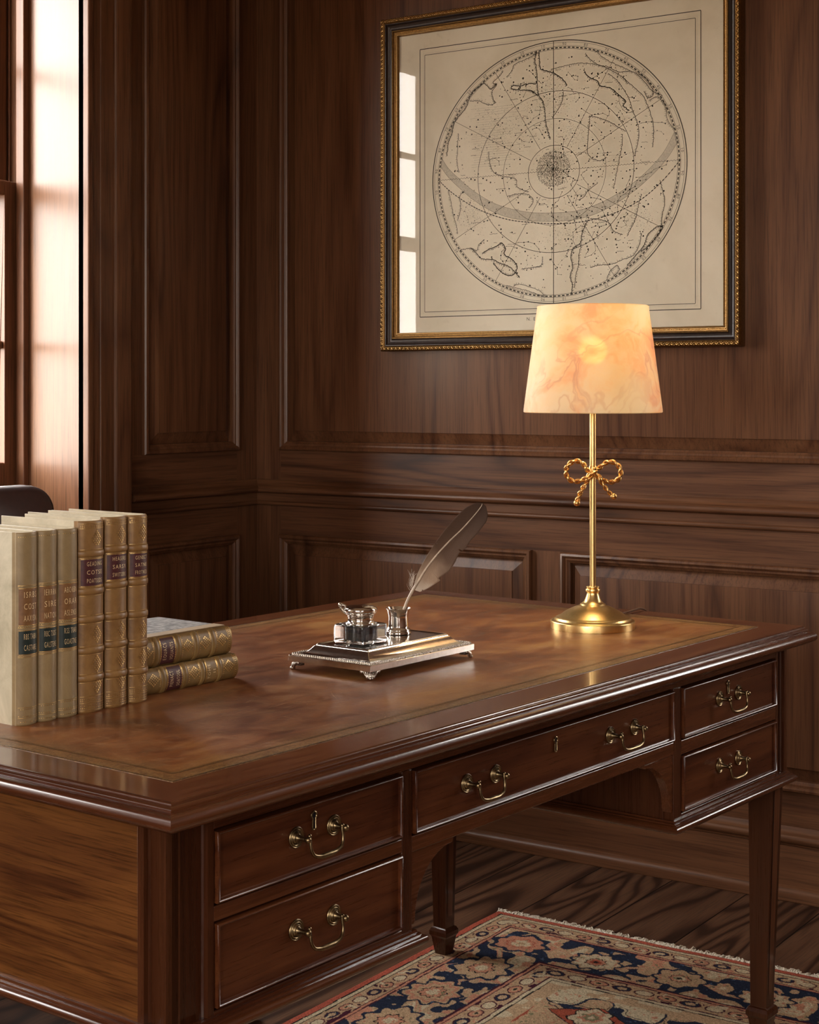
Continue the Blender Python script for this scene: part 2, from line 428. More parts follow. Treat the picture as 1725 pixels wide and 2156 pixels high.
# ------------------------------------------------------------------ frame of reference
DA = R(86.2)
DESK_O = Vector((1.854, -2.408, 0))
DU = Vector((math.cos(DA), math.sin(DA), 0)); DV = Vector((-math.sin(DA), math.cos(DA), 0))
TOP = .7706
def D(u, v, z=TOP): return DESK_O + DU * u + DV * v + Vector((0, 0, z))
CAMP = Vector((3.022, -3.692, 1.21)); CR = Vector((.8300, .5576, 0)); CF = Vector((-.5576, .83, 0))

# ------------------------------------------------------------------ room
ROOM_X, ROOM_Y, ROOM_Z = 4.7, -6.4, 2.95
ZP0, ZP1, ZU0, ZU1 = .253, .787, 1.031, 2.80
bolection = [(0, 0), (0, .011), (.003, .0155), (.0085, .0175), (.013, .0135), (.0145, .0105), (.019, .0105), (.0225, .007), (.0265, .005), (.0275, -.007),
             (.0575, .0060), (.0580, .0095), (.0600, .0100)]
def panel(mb, fn, a0, a1, z0, z1, mi=1):
    mb.rects(bolection, a0, a1, z0, z1, False, True, fn, mi)

def panelling(mb, fn, a_end, lower, upper, a_start=0.0, corner=.09, skip=None):
    """flat stiles and rails round every panel.  slots: 0 upright grain, 1 field veneer, 2 rail grain"""
    def quad(a0, a1, z0, z1, mi):
        if a1 - a0 < 1e-4: return
        mb.add([fn(a0, z0, 0), fn(a1, z0, 0), fn(a1, z1, 0), fn(a0, z1, 0)], [(0, 1, 2, 3)], mi)
    quad(a_start, corner, 0, ROOM_Z, 0)
    for z0, z1 in ((0, ZP0), (ZP1, ZU0), (ZU1, ROOM_Z)): quad(corner, a_end, z0, z1, 2)
    for lst, z0, z1 in ((lower, ZP0, ZP1), (upper, ZU0, ZU1)):
        a = corner
        for p0, p1 in lst:
            quad(a, p0, z0, z1, 0); panel(mb, fn, p0, p1, z0, z1); a = p1
        quad(a, a_end, z0, z1, 0)

rail_prof = [(0, .9445), (.006, .9445), (.007, .9425), (.010, .940), (.0125, .934), (.017, .929), (.0225, .927), (.0285, .9235), (.0315, .918), (.031, .912), (.027, .9085),
             (.019, .9075), (.012, .905), (.010, .903), (.010, .8835), (.013, .8825), (.0165, .879), (.0165, .8745), (.013, .871), (.007, .8695), (0, .8685)]
base_prof = [(0, .171), (.006, .171), (.008, .167), (.012, .161), (.016, .157), (.0215, .155), (.0265, .151), (.028, .145), (.026, .139), (.021, .134), (.0205, .130), (.017, .128), (.017, .034),
             (.020, .0335), (.027, .0315), (.033, .026), (.036, .018), (.036, .003), (.034, 0)]
def run(mb, prof, fn, a0, a1, mi=0, n=1):
    rg = []
    for k in range(n + 1):
        a = a0 + (a1 - a0) * k / n
        rg.append([fn(a, z, h) for h, z in prof] + [fn(a, prof[-1][1], 0), fn(a, prof[0][1], 0)])
    mb.loft(rg, True, True, mi)

fb = lambda a, z, h: (a, -h, z)
fl = lambda a, z, h: (h, -a, z)
# openings in the side walls: (a0, a1) distance from the back wall
ZS, ZH = .88, 2.42
LW = [(.70, 1.42), (2.75, 3.45), (4.5, 5.2)]
RW = [(4.3, 5.1)]
BW = [(2.50, 3.10)]
FW = [(1.9, 2.75), (3.25, 4.1)]
CAS = .158
def side_wall(name, fn, wins, lower, upper, mats, LEN=-ROOM_Y, recalc=False):
    mb = MB()
    def quad(a0, a1, z0, z1, mi):
        mb.add([fn(a0, z0, 0), fn(a1, z0, 0), fn(a1, z1, 0), fn(a0, z1, 0)], [(0, 1, 2, 3)], mi)
    aw = [(w0 - .01, w1 + .01) for w0, w1 in wins]
    quad(0, .0905, 0, ROOM_Z, 0)
    edges = [.0905] + [e for w in aw for e in w] + [LEN]
    for k in range(0, len(edges), 2):
        a0, a1 = edges[k], edges[k + 1]
        for z0, z1 in ((0, ZP0), (ZP1, ZU0), (ZU1, ROOM_Z)): quad(a0, a1, z0, z1, 2)
        for lst, z0, z1 in ((lower, ZP0, ZP1), (upper, ZU0, ZU1)):
            a = a0
            for p0, p1 in lst:
                if a0 <= p0 and p1 <= a1:
                    quad(a, p0, z0, z1, 0); panel(mb, fn, p0, p1, z0, z1); a = p1
            quad(a, a1, z0, z1, 0)
    for w0, w1 in aw:
        quad(w0, w1, 0, ZS - .01, 2); quad(w0, w1, ZH + .01, ROOM_Z, 2)
    # masonry behind the panelling
    a = -.3
    for w0, w1 in wins:
        p, q = fn(a, 0, -.012), fn(w0 - .012, ROOM_Z, -.36)
        mb.box(min(p[0], q[0]), max(p[0], q[0]), min(p[1], q[1]), max(p[1], q[1]), 0, ROOM_Z)
        for z0, z1 in ((0, ZS - .012), (ZH + .012, ROOM_Z)):
            p, q = fn(w0 - .012, z0, -.012), fn(w1 + .012, z1, -.36)
            mb.box(min(p[0], q[0]), max(p[0], q[0]), min(p[1], q[1]), max(p[1], q[1]), z0, z1)
        a = w1 + .012
    p, q = fn(a, 0, -.012), fn(LEN + .3, ROOM_Z, -.36)
    mb.box(min(p[0], q[0]), max(p[0], q[0]), min(p[1], q[1]), max(p[1], q[1]), 0, ROOM_Z)
    o = mb.build(name, mats, smooth=30, recalc=False); tag(o, kind='structure')
    return o
LP_ = [(.0915, .487), (1.66, 2.50), (3.68, 4.28), (5.42, 6.2)]
side_wall('wall_left', fl, LW, LP_, LP_, [walnut_v, walnut_v2, walnut_hy])
fr = lambda a, z, h: (ROOM_X - h, -a, z)
RP_ = [(.0915, 1.35), (1.44, 2.70), (2.79, 4.0), (5.4, 6.3)]
side_wall('wall_right', fr, RW, RP_, RP_, [walnut_v, walnut_v2, walnut_hy])
side_wall('wall_back', fb, BW, [(.0915, .931), (1.018, 1.858), (3.40, 4.6)], [(.0915, 1.858), (3.40, 4.6)], [walnut_v, walnut_v2, walnut_h], ROOM_X)
ffw = lambda a, z, h: (a, ROOM_Y + h, z)
side_wall('wall_front', ffw, FW, [(.0915, .86), (.95, 1.66), (4.32, 4.65)], [(.0915, .86), (.95, 1.66), (4.32, 4.65)], [walnut_v, walnut_v2, walnut_h], ROOM_X)
mb = MB(); mb.box(-.36, ROOM_X + .36, ROOM_Y - .36, .36, -.12, 0)
tag(mb.build('floor', floor_m, smooth=0), kind='structure')
mb = MB(); mb.box(-.36, ROOM_X + .36, ROOM_Y - .36, .36, ROOM_Z, ROOM_Z + .12)
tag(mb.build('ceiling', plaster, smooth=0), kind='structure')

# chair rail and skirting
def segs(wins, LEN=-ROOM_Y):
    out = []; a = 0
    for w0, w1 in wins: out.append((a, w0 - CAS)); a = w1 + CAS
    out.append((a, LEN)); return out
for k, (nm, fn, wins, ln, m_) in enumerate((('back', fb, BW, ROOM_X, walnut_h), ('left', fl, LW, -ROOM_Y, walnut_hy), ('right', fr, RW, -ROOM_Y, walnut_hy), ('front', ffw, FW, ROOM_X, walnut_h))):
    root = empty('trim_%d' % (k + 1), kind='structure')
    for a0, a1 in segs(wins, ln):
        mb = MB(); run(mb, rail_prof, fn, a0, a1); mb.build('chair_rail', m_, root, smooth=50)
    mb = MB(); run(mb, base_prof, fn, 0, ln); tag(mb.build('baseboard_' + nm, m_, smooth=50), kind='structure')

# sash windows
casing = [(0, -.02), (0, .012), (-.003, .016), (-.010, .018), (-.016, .016), (-.018, .010), (-.047, .010), (-.049, .013), (-.052, .0135), (-.094, .0135), (-.096, .020), (-.101, .023),
          (-.110, .025), (-.124, .027), (-.134, .030), (-.142, .030), (-.148, .026), (-.150, .019), (-.156, .017), (-.158, 0)]
def window(name, fn, w0, w1, big=False):
    root = empty(name, (0, 0, 0), 0, kind='structure')
    mb = MB(); mb.rects(casing, w0, w1, ZS, ZH, False, False, fn); mb.build('casing', walnut_v, root, smooth=50)
    # reveal lining
    mb = MB(); dp = -.345
    for h0, h1, (a0, a1, z0, z1) in ((0, dp, (w0 - .01, w0, ZS, ZH)), (0, dp, (w1, w1 + .01, ZS, ZH)), (0, dp, (w0 - .01, w1 + .01, ZH, ZH + .01)), (.03, dp, (w0 - .01, w1 + .01, ZS - .012, ZS))):
        p, q = fn(a0, z0, h0 - .002), fn(a1, z1, h1)
        mb.box(min(p[0], q[0]), max(p[0], q[0]), min(p[1], q[1]), max(p[1], q[1]), z0, z1)
    mb.build('reveal_lining', walnut_rev, root, bevel=.0015)
    mb = MB()
    def bar(a0, a1, z0, z1, h0, h1):
        p, q = fn(a0, z0, h0), fn(a1, z1, h1)
        mb.box(min(p[0], q[0]), max(p[0], q[0]), min(p[1], q[1]), max(p[1], q[1]), z0, z1)
    st = .020
    bar(w0, w0 + st, ZS, ZH, -.203, -.233); bar(w1 - st, w1, ZS, ZH, -.203, -.233); bar(w0, w1, ZH - st, ZH, -.203, -.233)
    bar(w0, w0 + .007, ZS, ZH, -.272, -.279); bar(w1 - .007, w1, ZS, ZH, -.272, -.279)
    bar(w0, w0 + .012, ZS, ZH, -.318, -.345); bar(w1 - .012, w1, ZS, ZH, -.318, -.345)
    mb.build('stop_bead', walnut_v, root, bevel=.002)
    def sash(nm, z0, z1, h, btm, top, mun):
        nonlocal mb
        mb = MB(); s0, s1 = w0 + .006, w1 - .006; t = .034; sw = .050
        bar(s0, s0 + sw, z0, z1, h, h - t); bar(s1 - sw, s1, z0, z1, h, h - t)
        bar(s0 + sw, s1 - sw, z0, z0 + btm, h, h - t); bar(s0 + sw, s1 - sw, z1 - top, z1, h, h - t)
        am = (s0 + s1) / 2
        if big:
            for q in (1 / 3, 2 / 3): bar(s0 + (s1 - s0) * q - .01, s0 + (s1 - s0) * q + .01, z0 + btm, z1 - top, h - .006, h - t + .006)
        else: bar(am - .010, am + .010, z0 + btm, z1 - top, h - .006, h - t + .006)
        bar(s0 + sw, s1 - sw, mun - .010, mun + .010, h - .006, h - t + .006)
        o = mb.build(nm, walnut_v, root, bevel=.003)
        mb = MB(); bar(s0 + sw - .004, s1 - sw + .004, z0 + btm - .004, z1 - top + .004, h - t / 2 + .001, h - t / 2 - .001)
        mb.build('pane', glass_thin, o, smooth=0)
    sash('lower_sash', ZS, 1.757, -.236, .135, .038, 1.325)
    sash('upper_sash', 1.72, ZH - .004, -.281, .038, .045, 2.065)
    return root
window('window_1', fl, *LW[0]); window('window_2', fl, *LW[1]); window('window_3', fl, *LW[2], True)
window('window_4', fr, *RW[0], True); window('window_5', fb, *BW[0], True)
for i, w in enumerate(FW): window('window_%d' % (6 + i), ffw, *w, True)

# ------------------------------------------------------------------ desk
desk = empty('writing_desk', DESK_O, DA, 'long mahogany writing desk with a tan leather top and brass-handled drawers', 'desk')
DL, DW = 1.61, .897
edge_prof = [(.035, .7355), (.012, .7360), (.004, .7375), (-.002, .7385), (-.010, .7395), (-.0155, .7425), (-.0185, .747), (-.0185, .7515), (-.0165, .7555), (-.0125, .7585), (-.0075, .7598), (-.0055, .7600),
             (-.0052, .7612), (-.0058, .7628), (-.0048, .7648), (-.0025, .7660), (-.0012, .7662), (-.0010, .7674), (-.0004, .7690), (.0012, .7700)]
mb = MB(); mb.rects(edge_prof, 0, DL, 0, DW, True, False, None, 0, [0, 1, 0, 1])
i0 = .062
o4 = [(.0012, .0012), (DL - .0012, .0012), (DL - .0012, DW - .0012), (.0012, DW - .0012)]
i4 = [(i0, i0), (DL - i0, i0), (DL - i0, DW - i0), (i0, DW - i0)]
for k in range(4):
    j = (k + 1) % 4
    mb.add([(*o4[k], .77), (*o4[j], .77), (*i4[j], .77), (*i4[k], .77)], [(0, 1, 2, 3)], 2 + k % 2)
mb.add([(*p, .7699) for p in i4], [(0, 1, 2, 3)], 0)
mb.build('desk_top', [mahog_x, mahog_y, mahog_tx, mahog_ty], desk, smooth=50)
# leather panel with scuffs, some painted in as sheen streaks
mb = MB(); mb.box(i0, DL - i0, i0, DW - i0, .7690, TOP)
def scr(cx, cy, ang, ln, w):
    n = 6; L = []; Rr = []
    bend = random.uniform(-.2, .2)
    for k in range(n + 1):
        t = k / n - .5; a = ang + bend * t
        x = cx + math.cos(ang) * ln * t - math.sin(ang) * bend * ln * t * t; y = cy + math.sin(ang) * ln * t + math.cos(ang) * bend * ln * t * t
        ww = w * (1 - abs(2 * t)) + .00006
        L.append((x - math.sin(a) * ww, y + math.cos(a) * ww, TOP + .00012)); Rr.append((x + math.sin(a) * ww, y - math.cos(a) * ww, TOP + .00012))
    mb.add(L + Rr, [(k, k + 1, n + 2 + k, n + 1 + k) for k in range(n)], 1)
for k in range(150):
    x = random.gauss(.42, .13); y = random.gauss(.27, .08)
    if i0 + .02 < x < 1.3 and i0 + .02 < y < .8: scr(x, y, random.gauss(-.5, .5), random.uniform(.008, .045), random.uniform(.0002, .0009))
for k in range(60):
    x = random.uniform(.1, 1.4); y = random.uniform(.1, .8); scr(x, y, random.gauss(.9, .6), random.uniform(.01, .06), random.uniform(.00008, .00025))
mb.build('leather_inlay', [leather_m, scuff_sheen_m], desk, smooth=0, recalc=False)
# tooled border
mb = MB()
def ringflat(d0, d1, mi, z=TOP + .0002):
    a = [(i0 + d0, i0 + d0), (DL - i0 - d0, i0 + d0), (DL - i0 - d0, DW - i0 - d0), (i0 + d0, DW - i0 - d0)]
    b = [(i0 + d1, i0 + d1), (DL - i0 - d1, i0 + d1), (DL - i0 - d1, DW - i0 - d1), (i0 + d1, DW - i0 - d1)]
    for k in range(4):
        j = (k + 1) % 4
        mb.add([(*a[k], z), (*a[j], z), (*b[j], z), (*b[k], z)], [(0, 1, 2, 3)], mi)
ringflat(0, .0014, 1); ringflat(.0030, .0040, 0); ringflat(.0255, .0265, 1); ringflat(.0278, .0288, 0); ringflat(.0300, .0306, 1)
def specks(d, w, n, mi, s0, s1):
    per = [(i0 + d, i0 + d, 1, 0, DL - 2 * i0 - 2 * d), (i0 + d, i0 + d, 0, 1, DW - 2 * i0 - 2 * d), (i0 + d, DW - i0 - d, 1, 0, DL - 2 * i0 - 2 * d), (DL - i0 - d, i0 + d, 0, 1, DW - 2 * i0 - 2 * d)]
    for ox, oy, dx, dy, ln in per:
        for k in range(int(n * ln)):
            t = random.random() * ln; q = random.gauss(0, w); s = random.uniform(s0, s1)
            x = ox + dx * t + dy * q; y = oy + dy * t + dx * q
            s2 = s * random.uniform(.8, 2.5)
            ax, ay = (s2, s) if dx else (s, s2)
            if i0 < x - ax and x + ax < DL - i0 and i0 < y - ay and y + ay < DW - i0:
                mb.add([(x - ax, y, TOP + .0003), (x, y - ay, TOP + .0003), (x + ax, y, TOP + .0003), (x, y + ay, TOP + .0003)], [(0, 1, 2, 3)], mi)
specks(.0022, .0010, 700, 2, .0002, .0007)
specks(.016, .0050, 420, 0, .0002, .0007)
specks(.027, .0012, 450, 0, .0002, .0006)
o = mb.build('tooled_border', [tool_m, tool_dark, silver_dull], desk, smooth=0, recalc=False)

# carcass frame (front at y=.03)
F0, F1 = .030, .050
ff = lambda a, z, h: (a, F0 - h, z)
mb = MB()
def mem(x0, x1, z0, z1, mi=0): mb.box(x0, x1, F0, F1, z0, z1, mi)
mem(.0945, 1.5535, .7155, .7365)
mem(.0945, .438, .6115, .629); mem(.0945, .438, .490, .5115)
mem(.438, .459, .490, .7155, 1)
mem(.459, 1.165, .607, .628)
mem(1.165, 1.191, .490, .7155, 1)
mem(1.191, 1.5535, .6025, .6265); mem(1.191, 1.5535, .490, .5055)
# body behind the fronts
mb.box(.052, .457, F1 + .016, .866, .486, .7355, 1); mb.box(.457, 1.167, F1 + .016, .866, .611, .7355, 1); mb.box(1.167, 1.598, F1 + .016, .866, .486, .7355, 1)
for q in ((.4385, .4585), (1.1655, 1.19)): mb.box(q[0], q[1], F1, .866, .487, .7355, 1)
mb.box(1.5535, 1.5995, F1, .866, .487, .7355, 1)
mb.build('carcass', [mahog_x, mahog_z], desk, bevel=.0012)
# corner posts with sunk panels
sunk = [(0, 0), (.0095, 0), (.0100, -.0060), (.0115, -.0085)]
def corner_post(x0, x1, y0, y1, side=None):
    mb = MB()
    mb.rects([(0, -.012)] + sunk, x0, x1, .490, .7365, False, True, ff)
    fs_ = lambda a, z, h: (x0 - h, a, z)
    if side == 'l':
        mb.rects([(0, -.012)] + sunk, y0, y1, .490, .7365, False, True, fs_)
    mb.box(x0 + .0105, x1 - .0005, y0 + .0105, max(y1, y0 + .0205), .490, .736)
    return mb.build('corner_post', mahog_z, desk, smooth=20)
corner_post(.030, .0945, .030, .084, 'l')
corner_post(1.5535, 1.600, .030, .0505)
mb = MB(); mb.box(.0302, .052, .0845, .820, .490, .7365); mb.build('end_panel', mahog_end, desk, bevel=.0008)
mb = MB(); mb.box(.0300, .052, .8205, .867, .490, .7365); mb.build('corner_post', mahog_z, desk, bevel=.001)
# pedestal mouldings
ped_prof = [(0, .4985), (-.004, .4985), (-.0045, .4955), (-.008, .4945), (-.0085, .4925), (-.012, .4915), (-.0148, .4885), (-.0155, .4855), (-.0145, .482), (-.011, .479), (-.004, .4778), (.02, .4775)]
for x0, x1, up_ in ((.030, .4595, .008), (1.1645, 1.600, 0)):
    mb = MB(); mb.rects([(d_, z_ + up_) for d_, z_ in ped_prof], x0, x1, .030, .867, True, True, None, 0, [0, 1, 0, 1]); mb.build('pedestal_moulding', [mahog_x, mahog_y], desk, smooth=50)
# kneehole brackets
def bracket(x, sg):
    rr = .082; pts = [(x, .607), (x, .512)]
    pts.append((x + sg * .006, .512))
    for k in range(13):
        t = PI - k * PI / 2 / 12
        pts.append((x + sg * (.009 + rr + rr * math.cos(t)), .518 + rr * math.sin(t) ))
    pts += [(x + sg * .094, .607)]
    mb = MB(); mb.prism(pts, F0 + .002, F0 + .018, lambda a, b, h: (a, h, b)); mb.build('bracket', mahog_x, desk, smooth=40, bevel=.0008)
bracket(.4592, 1); bracket(1.1648, -1)
# legs
def leg(cx, cy, sx, sy):
    lv = [(.490, .0240, 0), (.20, .0185, 1), (.066, .0160, 1), (.064, .0195, 1), (.058, .0225, 1), (.050, .0225, 1), (.0455, .0195, 1), (.044, .0190, 1), (.009 if sx < 0 else .002, .0135, 1), (.007 if sx < 0 else 0, .0125, 1)]
    mb = MB(); rg = []
    for z, h, _ in lv:
        k = (.49 - z) / .49
        ox, oy = cx + sx * .006 * k, cy + sy * .006 * k
        rg.append([(ox - h, oy - h, z), (ox + h, oy - h, z), (ox + h, oy + h, z), (ox - h, oy + h, z)])
    mb.loft(rg)
    # sunk stringing on the front face
    for (z, hh), (z2, hh2) in (((.470, .0240), (.09, .0165)),):
        k1, k2 = (.49 - z) / .49, (.49 - z2) / .49
        for w0, w1, mi in ((-.62, -.50, 1), (-.50, .50, 2), (.50, .62, 1)):
            p = [(cx + sx * .006 * k1 + w0 * hh, cy + sy * .006 * k1 - hh - .0003, z), (cx + sx * .006 * k1 + w1 * hh, cy + sy * .006 * k1 - hh - .0003, z),
                 (cx + sx * .006 * k2 + w1 * hh2, cy + sy * .006 * k2 - hh2 - .0003, z2), (cx + sx * .006 * k2 + w0 * hh2, cy + sy * .006 * k2 - hh2 - .0003, z2)]
            mb.add(p, [(0, 1, 2, 3)], mi)
    return mb.build('leg', [leg_wood, dark_wood, inlay_wood], desk, smooth=20, bevel=.0007)
leg(.058, .058, 1, 1); leg(1.575, .060, -1, 1); leg(.058, .835, 1, -1); leg(1.568, .800, -1, -1)

# drawers
def handle(parent, cx, cz, y, sp=.0355):
    mb = MB()
    ros = [(.0130, 0), (.0130, .0010), (.0122, .0018), (.0112, .0016), (.0107, .0008), (.0102, .0016), (.0092, .0026), (.0084, .0022), (.0079, .0014), (.0073, .0024), (.0062, .0038), (.0053, .0036), (.0047, .0040), (.0036, .0060), (.0030, .0090), (.0029, .0150),
           (.0034, .0165), (.0042, .0185), (.0040, .0205), (.0028, .0222), (.0008, .0228)]
    for s in (-1, 1): mb.lathe(ros, 24, (cx + s * sp, y, cz), 'y')
    a = sp - .001
    base = [(-a + .0035, .0175, .003), (-a + .0040, .0180, -.002), (-a + .0038, .0190, -.0085), (-a + .0052, .0198, -.0150), (-a + .0095, .0205, -.0205), (-a + .018, .0208, -.0232), (-.010, .0210, -.0240), (0, .0210, -.0240)]
    rad = [.0025, .0022, .0020, .0020, .0022, .0026, .0031, .0034]
    pts = base + [(-x, h, z) for x, h, z in reversed(base[:-1])]; rad = rad + list(reversed(rad[:-1]))
    # smooth the path
    P = []; Q = []
    for i in range(len(pts) - 1):
        p0, p1, p2, p3 = (Vector(pts[max(0, min(len(pts) - 1, i + d))]) for d in (-1, 0, 1, 2))
        for k in range(4):
            t = k / 4; P.append(.5 * ((2 * p1) + (p2 - p0) * t + (2 * p0 - 5 * p1 + 4 * p2 - p3) * t * t + (3 * p1 - p0 - 3 * p2 + p3) * t ** 3)); Q.append(rad[i] * (1 - t) + rad[i + 1] * t)
    P.append(Vector(pts[-1])); Q.append(rad[-1])
    mb.tube([(cx + p.x, y - p.y, cz + p.z) for p in P], Q, 10)
    for s in (-1, 1): mb.ball((cx + s * (a - .0035), y - .0175, cz + .0035), .0026, 10, 7)
    o = mb.build('handle', abrass, parent, smooth=50)
    tag(o, label='antique brass swan-neck handle')
def keyhole(parent, cx, cz, y):
    def outline(k):
        pts = []
        for i in range(15):
            t = R(-60) + R(300) * i / 14
            pts.append((math.cos(t) * (.0034 + k), math.sin(t) * (.0034 + k) + .0062))
        pts += [(-.0019 - k * .8, -.0085), (-.0012 - k * .6, -.0098 - k), (.0012 + k * .6, -.0098 - k), (.0019 + k * .8, -.0085)]
        return pts
    mb = MB()
    y -= .0006; rg = [[(cx + a, y - h, cz + b) for a, b in outline(k)] for k, h in ((.0022, 0), (.0019, .0011), (.0010, .0015), (.0002, .0010), (0, .0002))]
    mb.loft(rg, False, False, 0)
    mb.add([(cx + a, y - .0003, cz + b) for a, b in outline(0)], [tuple(range(19))], 1)  # flat black face painted in for the dark of the hole
    o = mb.build('keyhole', [abrass, ink_m], parent, smooth=50, recalc=False)
def drawer(x0, x1, z0, z1, handles, key=None):
    mb = MB()
    g = .0010
    g = .0028
    bead = [(g, -.016), (g, .0028), (g + .0007, .0042), (g + .0018, .0048), (g + .0029, .0042), (g + .0036, .0028), (g + .0038, -.0006), (g + .0048, -.0012), (g + .0054, -.0012)]
    mb.rects(bead, x0, x1, z0, z1, True, True, ff)
    d = mb.build('drawer', mahog_dr, desk, smooth=40)
    for hx, hz, sp in handles: handle(d, hx, hz, F0 + .0005, sp)
    if key: keyhole(d, key[0], key[1], F0 + .0006)
drawer(.0945, .438, .629, .7155, [(.268, .676, .0345)], (.265, .690))
drawer(.0945, .438, .5115, .6115, [(.268, .566, .0345)])
drawer(.459, 1.165, .628, .7155, [(.616, .673, .0345), (1.000, .674, .0375)], (.805, .6875))
drawer(1.191, 1.5535, .6265, .7155, [(1.367, .6745, .036)], (1.362, .690))
drawer(1.191, 1.5535, .5055, .6025, [(1.367, .559, .036)])

# ------------------------------------------------------------------ books
def book(name, label, cat, group, t, h, d, kind, lines, spine_m, board_m, loc, rz, lying=False, B=.0085, pages_top=True, lozenge=True, seed=0):
    random.seed(100 + seed)
    root = empty(name, loc, rz, label, cat, group)
    if lying: root.rotation_euler = (0, R(-90), 0); root.rotation_euler = (Matrix.Rotation(rz, 4, 'Z') @ Matrix.Rotation(R(-90), 4, 'Y')).to_euler()
    A80 = R(76)
    def arc(s, off=0.0, ins=0.0):
        ph = s * A80
        x = t / 2 + (t / 2 - ins) * math.sin(ph) / math.sin(A80); y = B * (1 - math.cos(ph)) / (1 - math.cos(A80)) * .95
        return (x + off * math.sin(ph) * .6, y - off * math.cos(ph * .7))
    bands = lines['bands']
    def bump(z):
        o = 0
        for b in bands:
            q = abs(z - b) / .0045
            if q < 1: o = max(o, .0019 * math.sqrt(1 - q * q))
        e = min(z, h - z)
        if e < .0025: o -= .0012 * (1 - e / .0025) ** 2
        return o
    zs = set([0, .0008, .0016, .003, h - .003, h - .0016, h - .0008, h])
    for b in bands:
        for k in range(-6, 7): zs.add(round(b + .0046 * k / 6, 5))
    for k in range(1, 24): zs.add(round(h * k / 24, 5))
    zs = sorted(z for z in zs if 0 <= z <= h)
    SN = 20
    rings = []
    for z in zs:
        bo = bump(z)
        wob = .0003 * mnoise.noise(Vector((seed * 3.1, z * 30, 0)))
        outer = [(0, d), (0, d * .6), (0, .0175), (.0016, .0145), (.0012, .0118)]
        arcp = [arc(-1 + 2 * i / SN, bo + wob) for i in range(SN + 1)]
        outer = outer + arcp + [(t - .0012, .0118), (t - .0016, .0145), (t, .0175), (t, d * .6), (t, d)]
        inner = [(.0026, d), (.0026, d * .6), (.0026, .0175), (.0036, .0145), (.0034, .0120)] + [(t / 2 + (p[0] - t / 2) * .82, p[1] + .0022) for p in [arc(-1 + 2 * i / SN) for i in range(SN + 1)]] + \
                [(t - .0034, .0120), (t - .0036, .0145), (t - .0026, .0175), (t - .0026, d * .6), (t - .0026, d)]
        rings.append([(x, y, z) for x, y in outer] + [(x, y, z) for x, y in reversed(inner)])
    n = len(rings[0]); no = n // 2
    mis = []
    for i in range(n):
        mis.append(0 if 2 <= i < no - 3 else 1)
    mb = MB(); mb.loft(rings, False, False, 0, True, mis)
    for zi, fl_ in ((0, True), (len(rings) - 1, False)):
        for i in range(no - 1):
            a, b = rings[zi][i], rings[zi][i + 1]; c_, e = rings[zi][n - 2 - i], rings[zi][n - 1 - i]
            mb.add([a, b, c_, e], [(0, 1, 2, 3)], 0 if 3 <= i < no - 4 else 1)
    mb.build('cover', [spine_m, board_m], root, smooth=40)
    mb = MB()
    g = .0035; np_ = []
    for k in range(13):
        s = -1 + k / 6; np_.append((t / 2 + (t / 2 - .0028) * s, d - .004 - .004 * (1 - s * s)))
    poly = [(.0028, .013), (t / 2, .0045), (t - .0028, .013)] + list(reversed(np_))
    mb.prism(poly, .003, h - .0055, lambda a, b, z: (a, b, z))
    mb.build('page_block', pages_m, root, smooth=30)
    # patches on the spine
    def patch(mb, s0, s1, z0, z1, off, mi=0, k=14):
        top = []; bot = []
        for i in range(k + 1):
            s = s0 + (s1 - s0) * i / k
            x, y = arc(s, off); bot.append((x, y, z0)); top.append((x, y, z1))
        mb.add(bot + top, [(i, i + 1, k + 2 + i, k + 1 + i) for i in range(k)], mi)
    for z0, z1, mat, rows in lines['labels']:
        mb = MB(); patch(mb, -.80, .80, z0, z1, .0004, 0); patch(mb, -.80, .80, z0, z0 + .0008, .0006, 1); patch(mb, -.80, .80, z1 - .0008, z1, .0006, 1)
        nm = mb.build('spine_label', [mat, gilt_b], root, smooth=60, recalc=False)
        mb = MB(); nr = len(rows); hh = (z1 - z0 - .003) / nr
        for r_, row in enumerate(rows):
            zc = z1 - .0015 - hh * (r_ + .5)
            vs, fs = text2d(row, 1.0)
            wid = max(v[0] for v in vs) - min(v[0] for v in vs); hgt = max(v[1] for v in vs) - min(v[1] for v in vs)
            sx = min(t * .58 / wid, hh * .62 / hgt * 1.15); sy = hh * .50 / hgt
            out = []
            for a, b in vs:
                ang = a * sx / (t / 2) ; s = max(-.98, min(.98, ang))
                x, y = arc(math.asin(max(-.96, min(.96, s * math.sin(A80)))) / A80, .0008); out.append((x, y, zc + b * sy))
            mb.add(out, fs)
        mb.build('lettering', gilt_t, nm, smooth=0, recalc=False)
    mb = MB()
    def dot(sx, z, r, asp=1.3):
        p = []
        for k in range(4):
            a = k * PI / 2; s = sx + math.cos(a) * r / (t / 2); x, y = arc(max(-1, min(1, s)), .0007); p.append((x, y, z + math.sin(a) * r * asp))
        mb.add(p, [(0, 1, 2, 3)])
    for zc in lines.get('loz', []):
        H = .0115; Wd = min(.0062, t * .17)
        for i in range(-4, 5):
            for j in range(-4, 5):
                if abs(i) + abs(j) > 4 or (i + j) % 2 and abs(i) + abs(j) < 4: continue
                if random.random() < .06: continue
                dot(.12 + (i / 4) * Wd / (t / 2) * 1.0, zc + (j / 4) * H * .9, .0011 if abs(i) + abs(j) == 4 else .0008)
    for z in lines.get('rules', []): patch(mb, -.86, .86, z, z + .0005, .0006)
    for z in lines.get('dots', []):
        k = 0
        s = -.8
        while s < .82:
            if random.random() < .85: dot(s, z, .0007, 1.0)
            s += .0024 / (t / 2)
    if mb.v: mb.build('gilt_tooling', gilt_b, root, smooth=0, recalc=False)
    return root

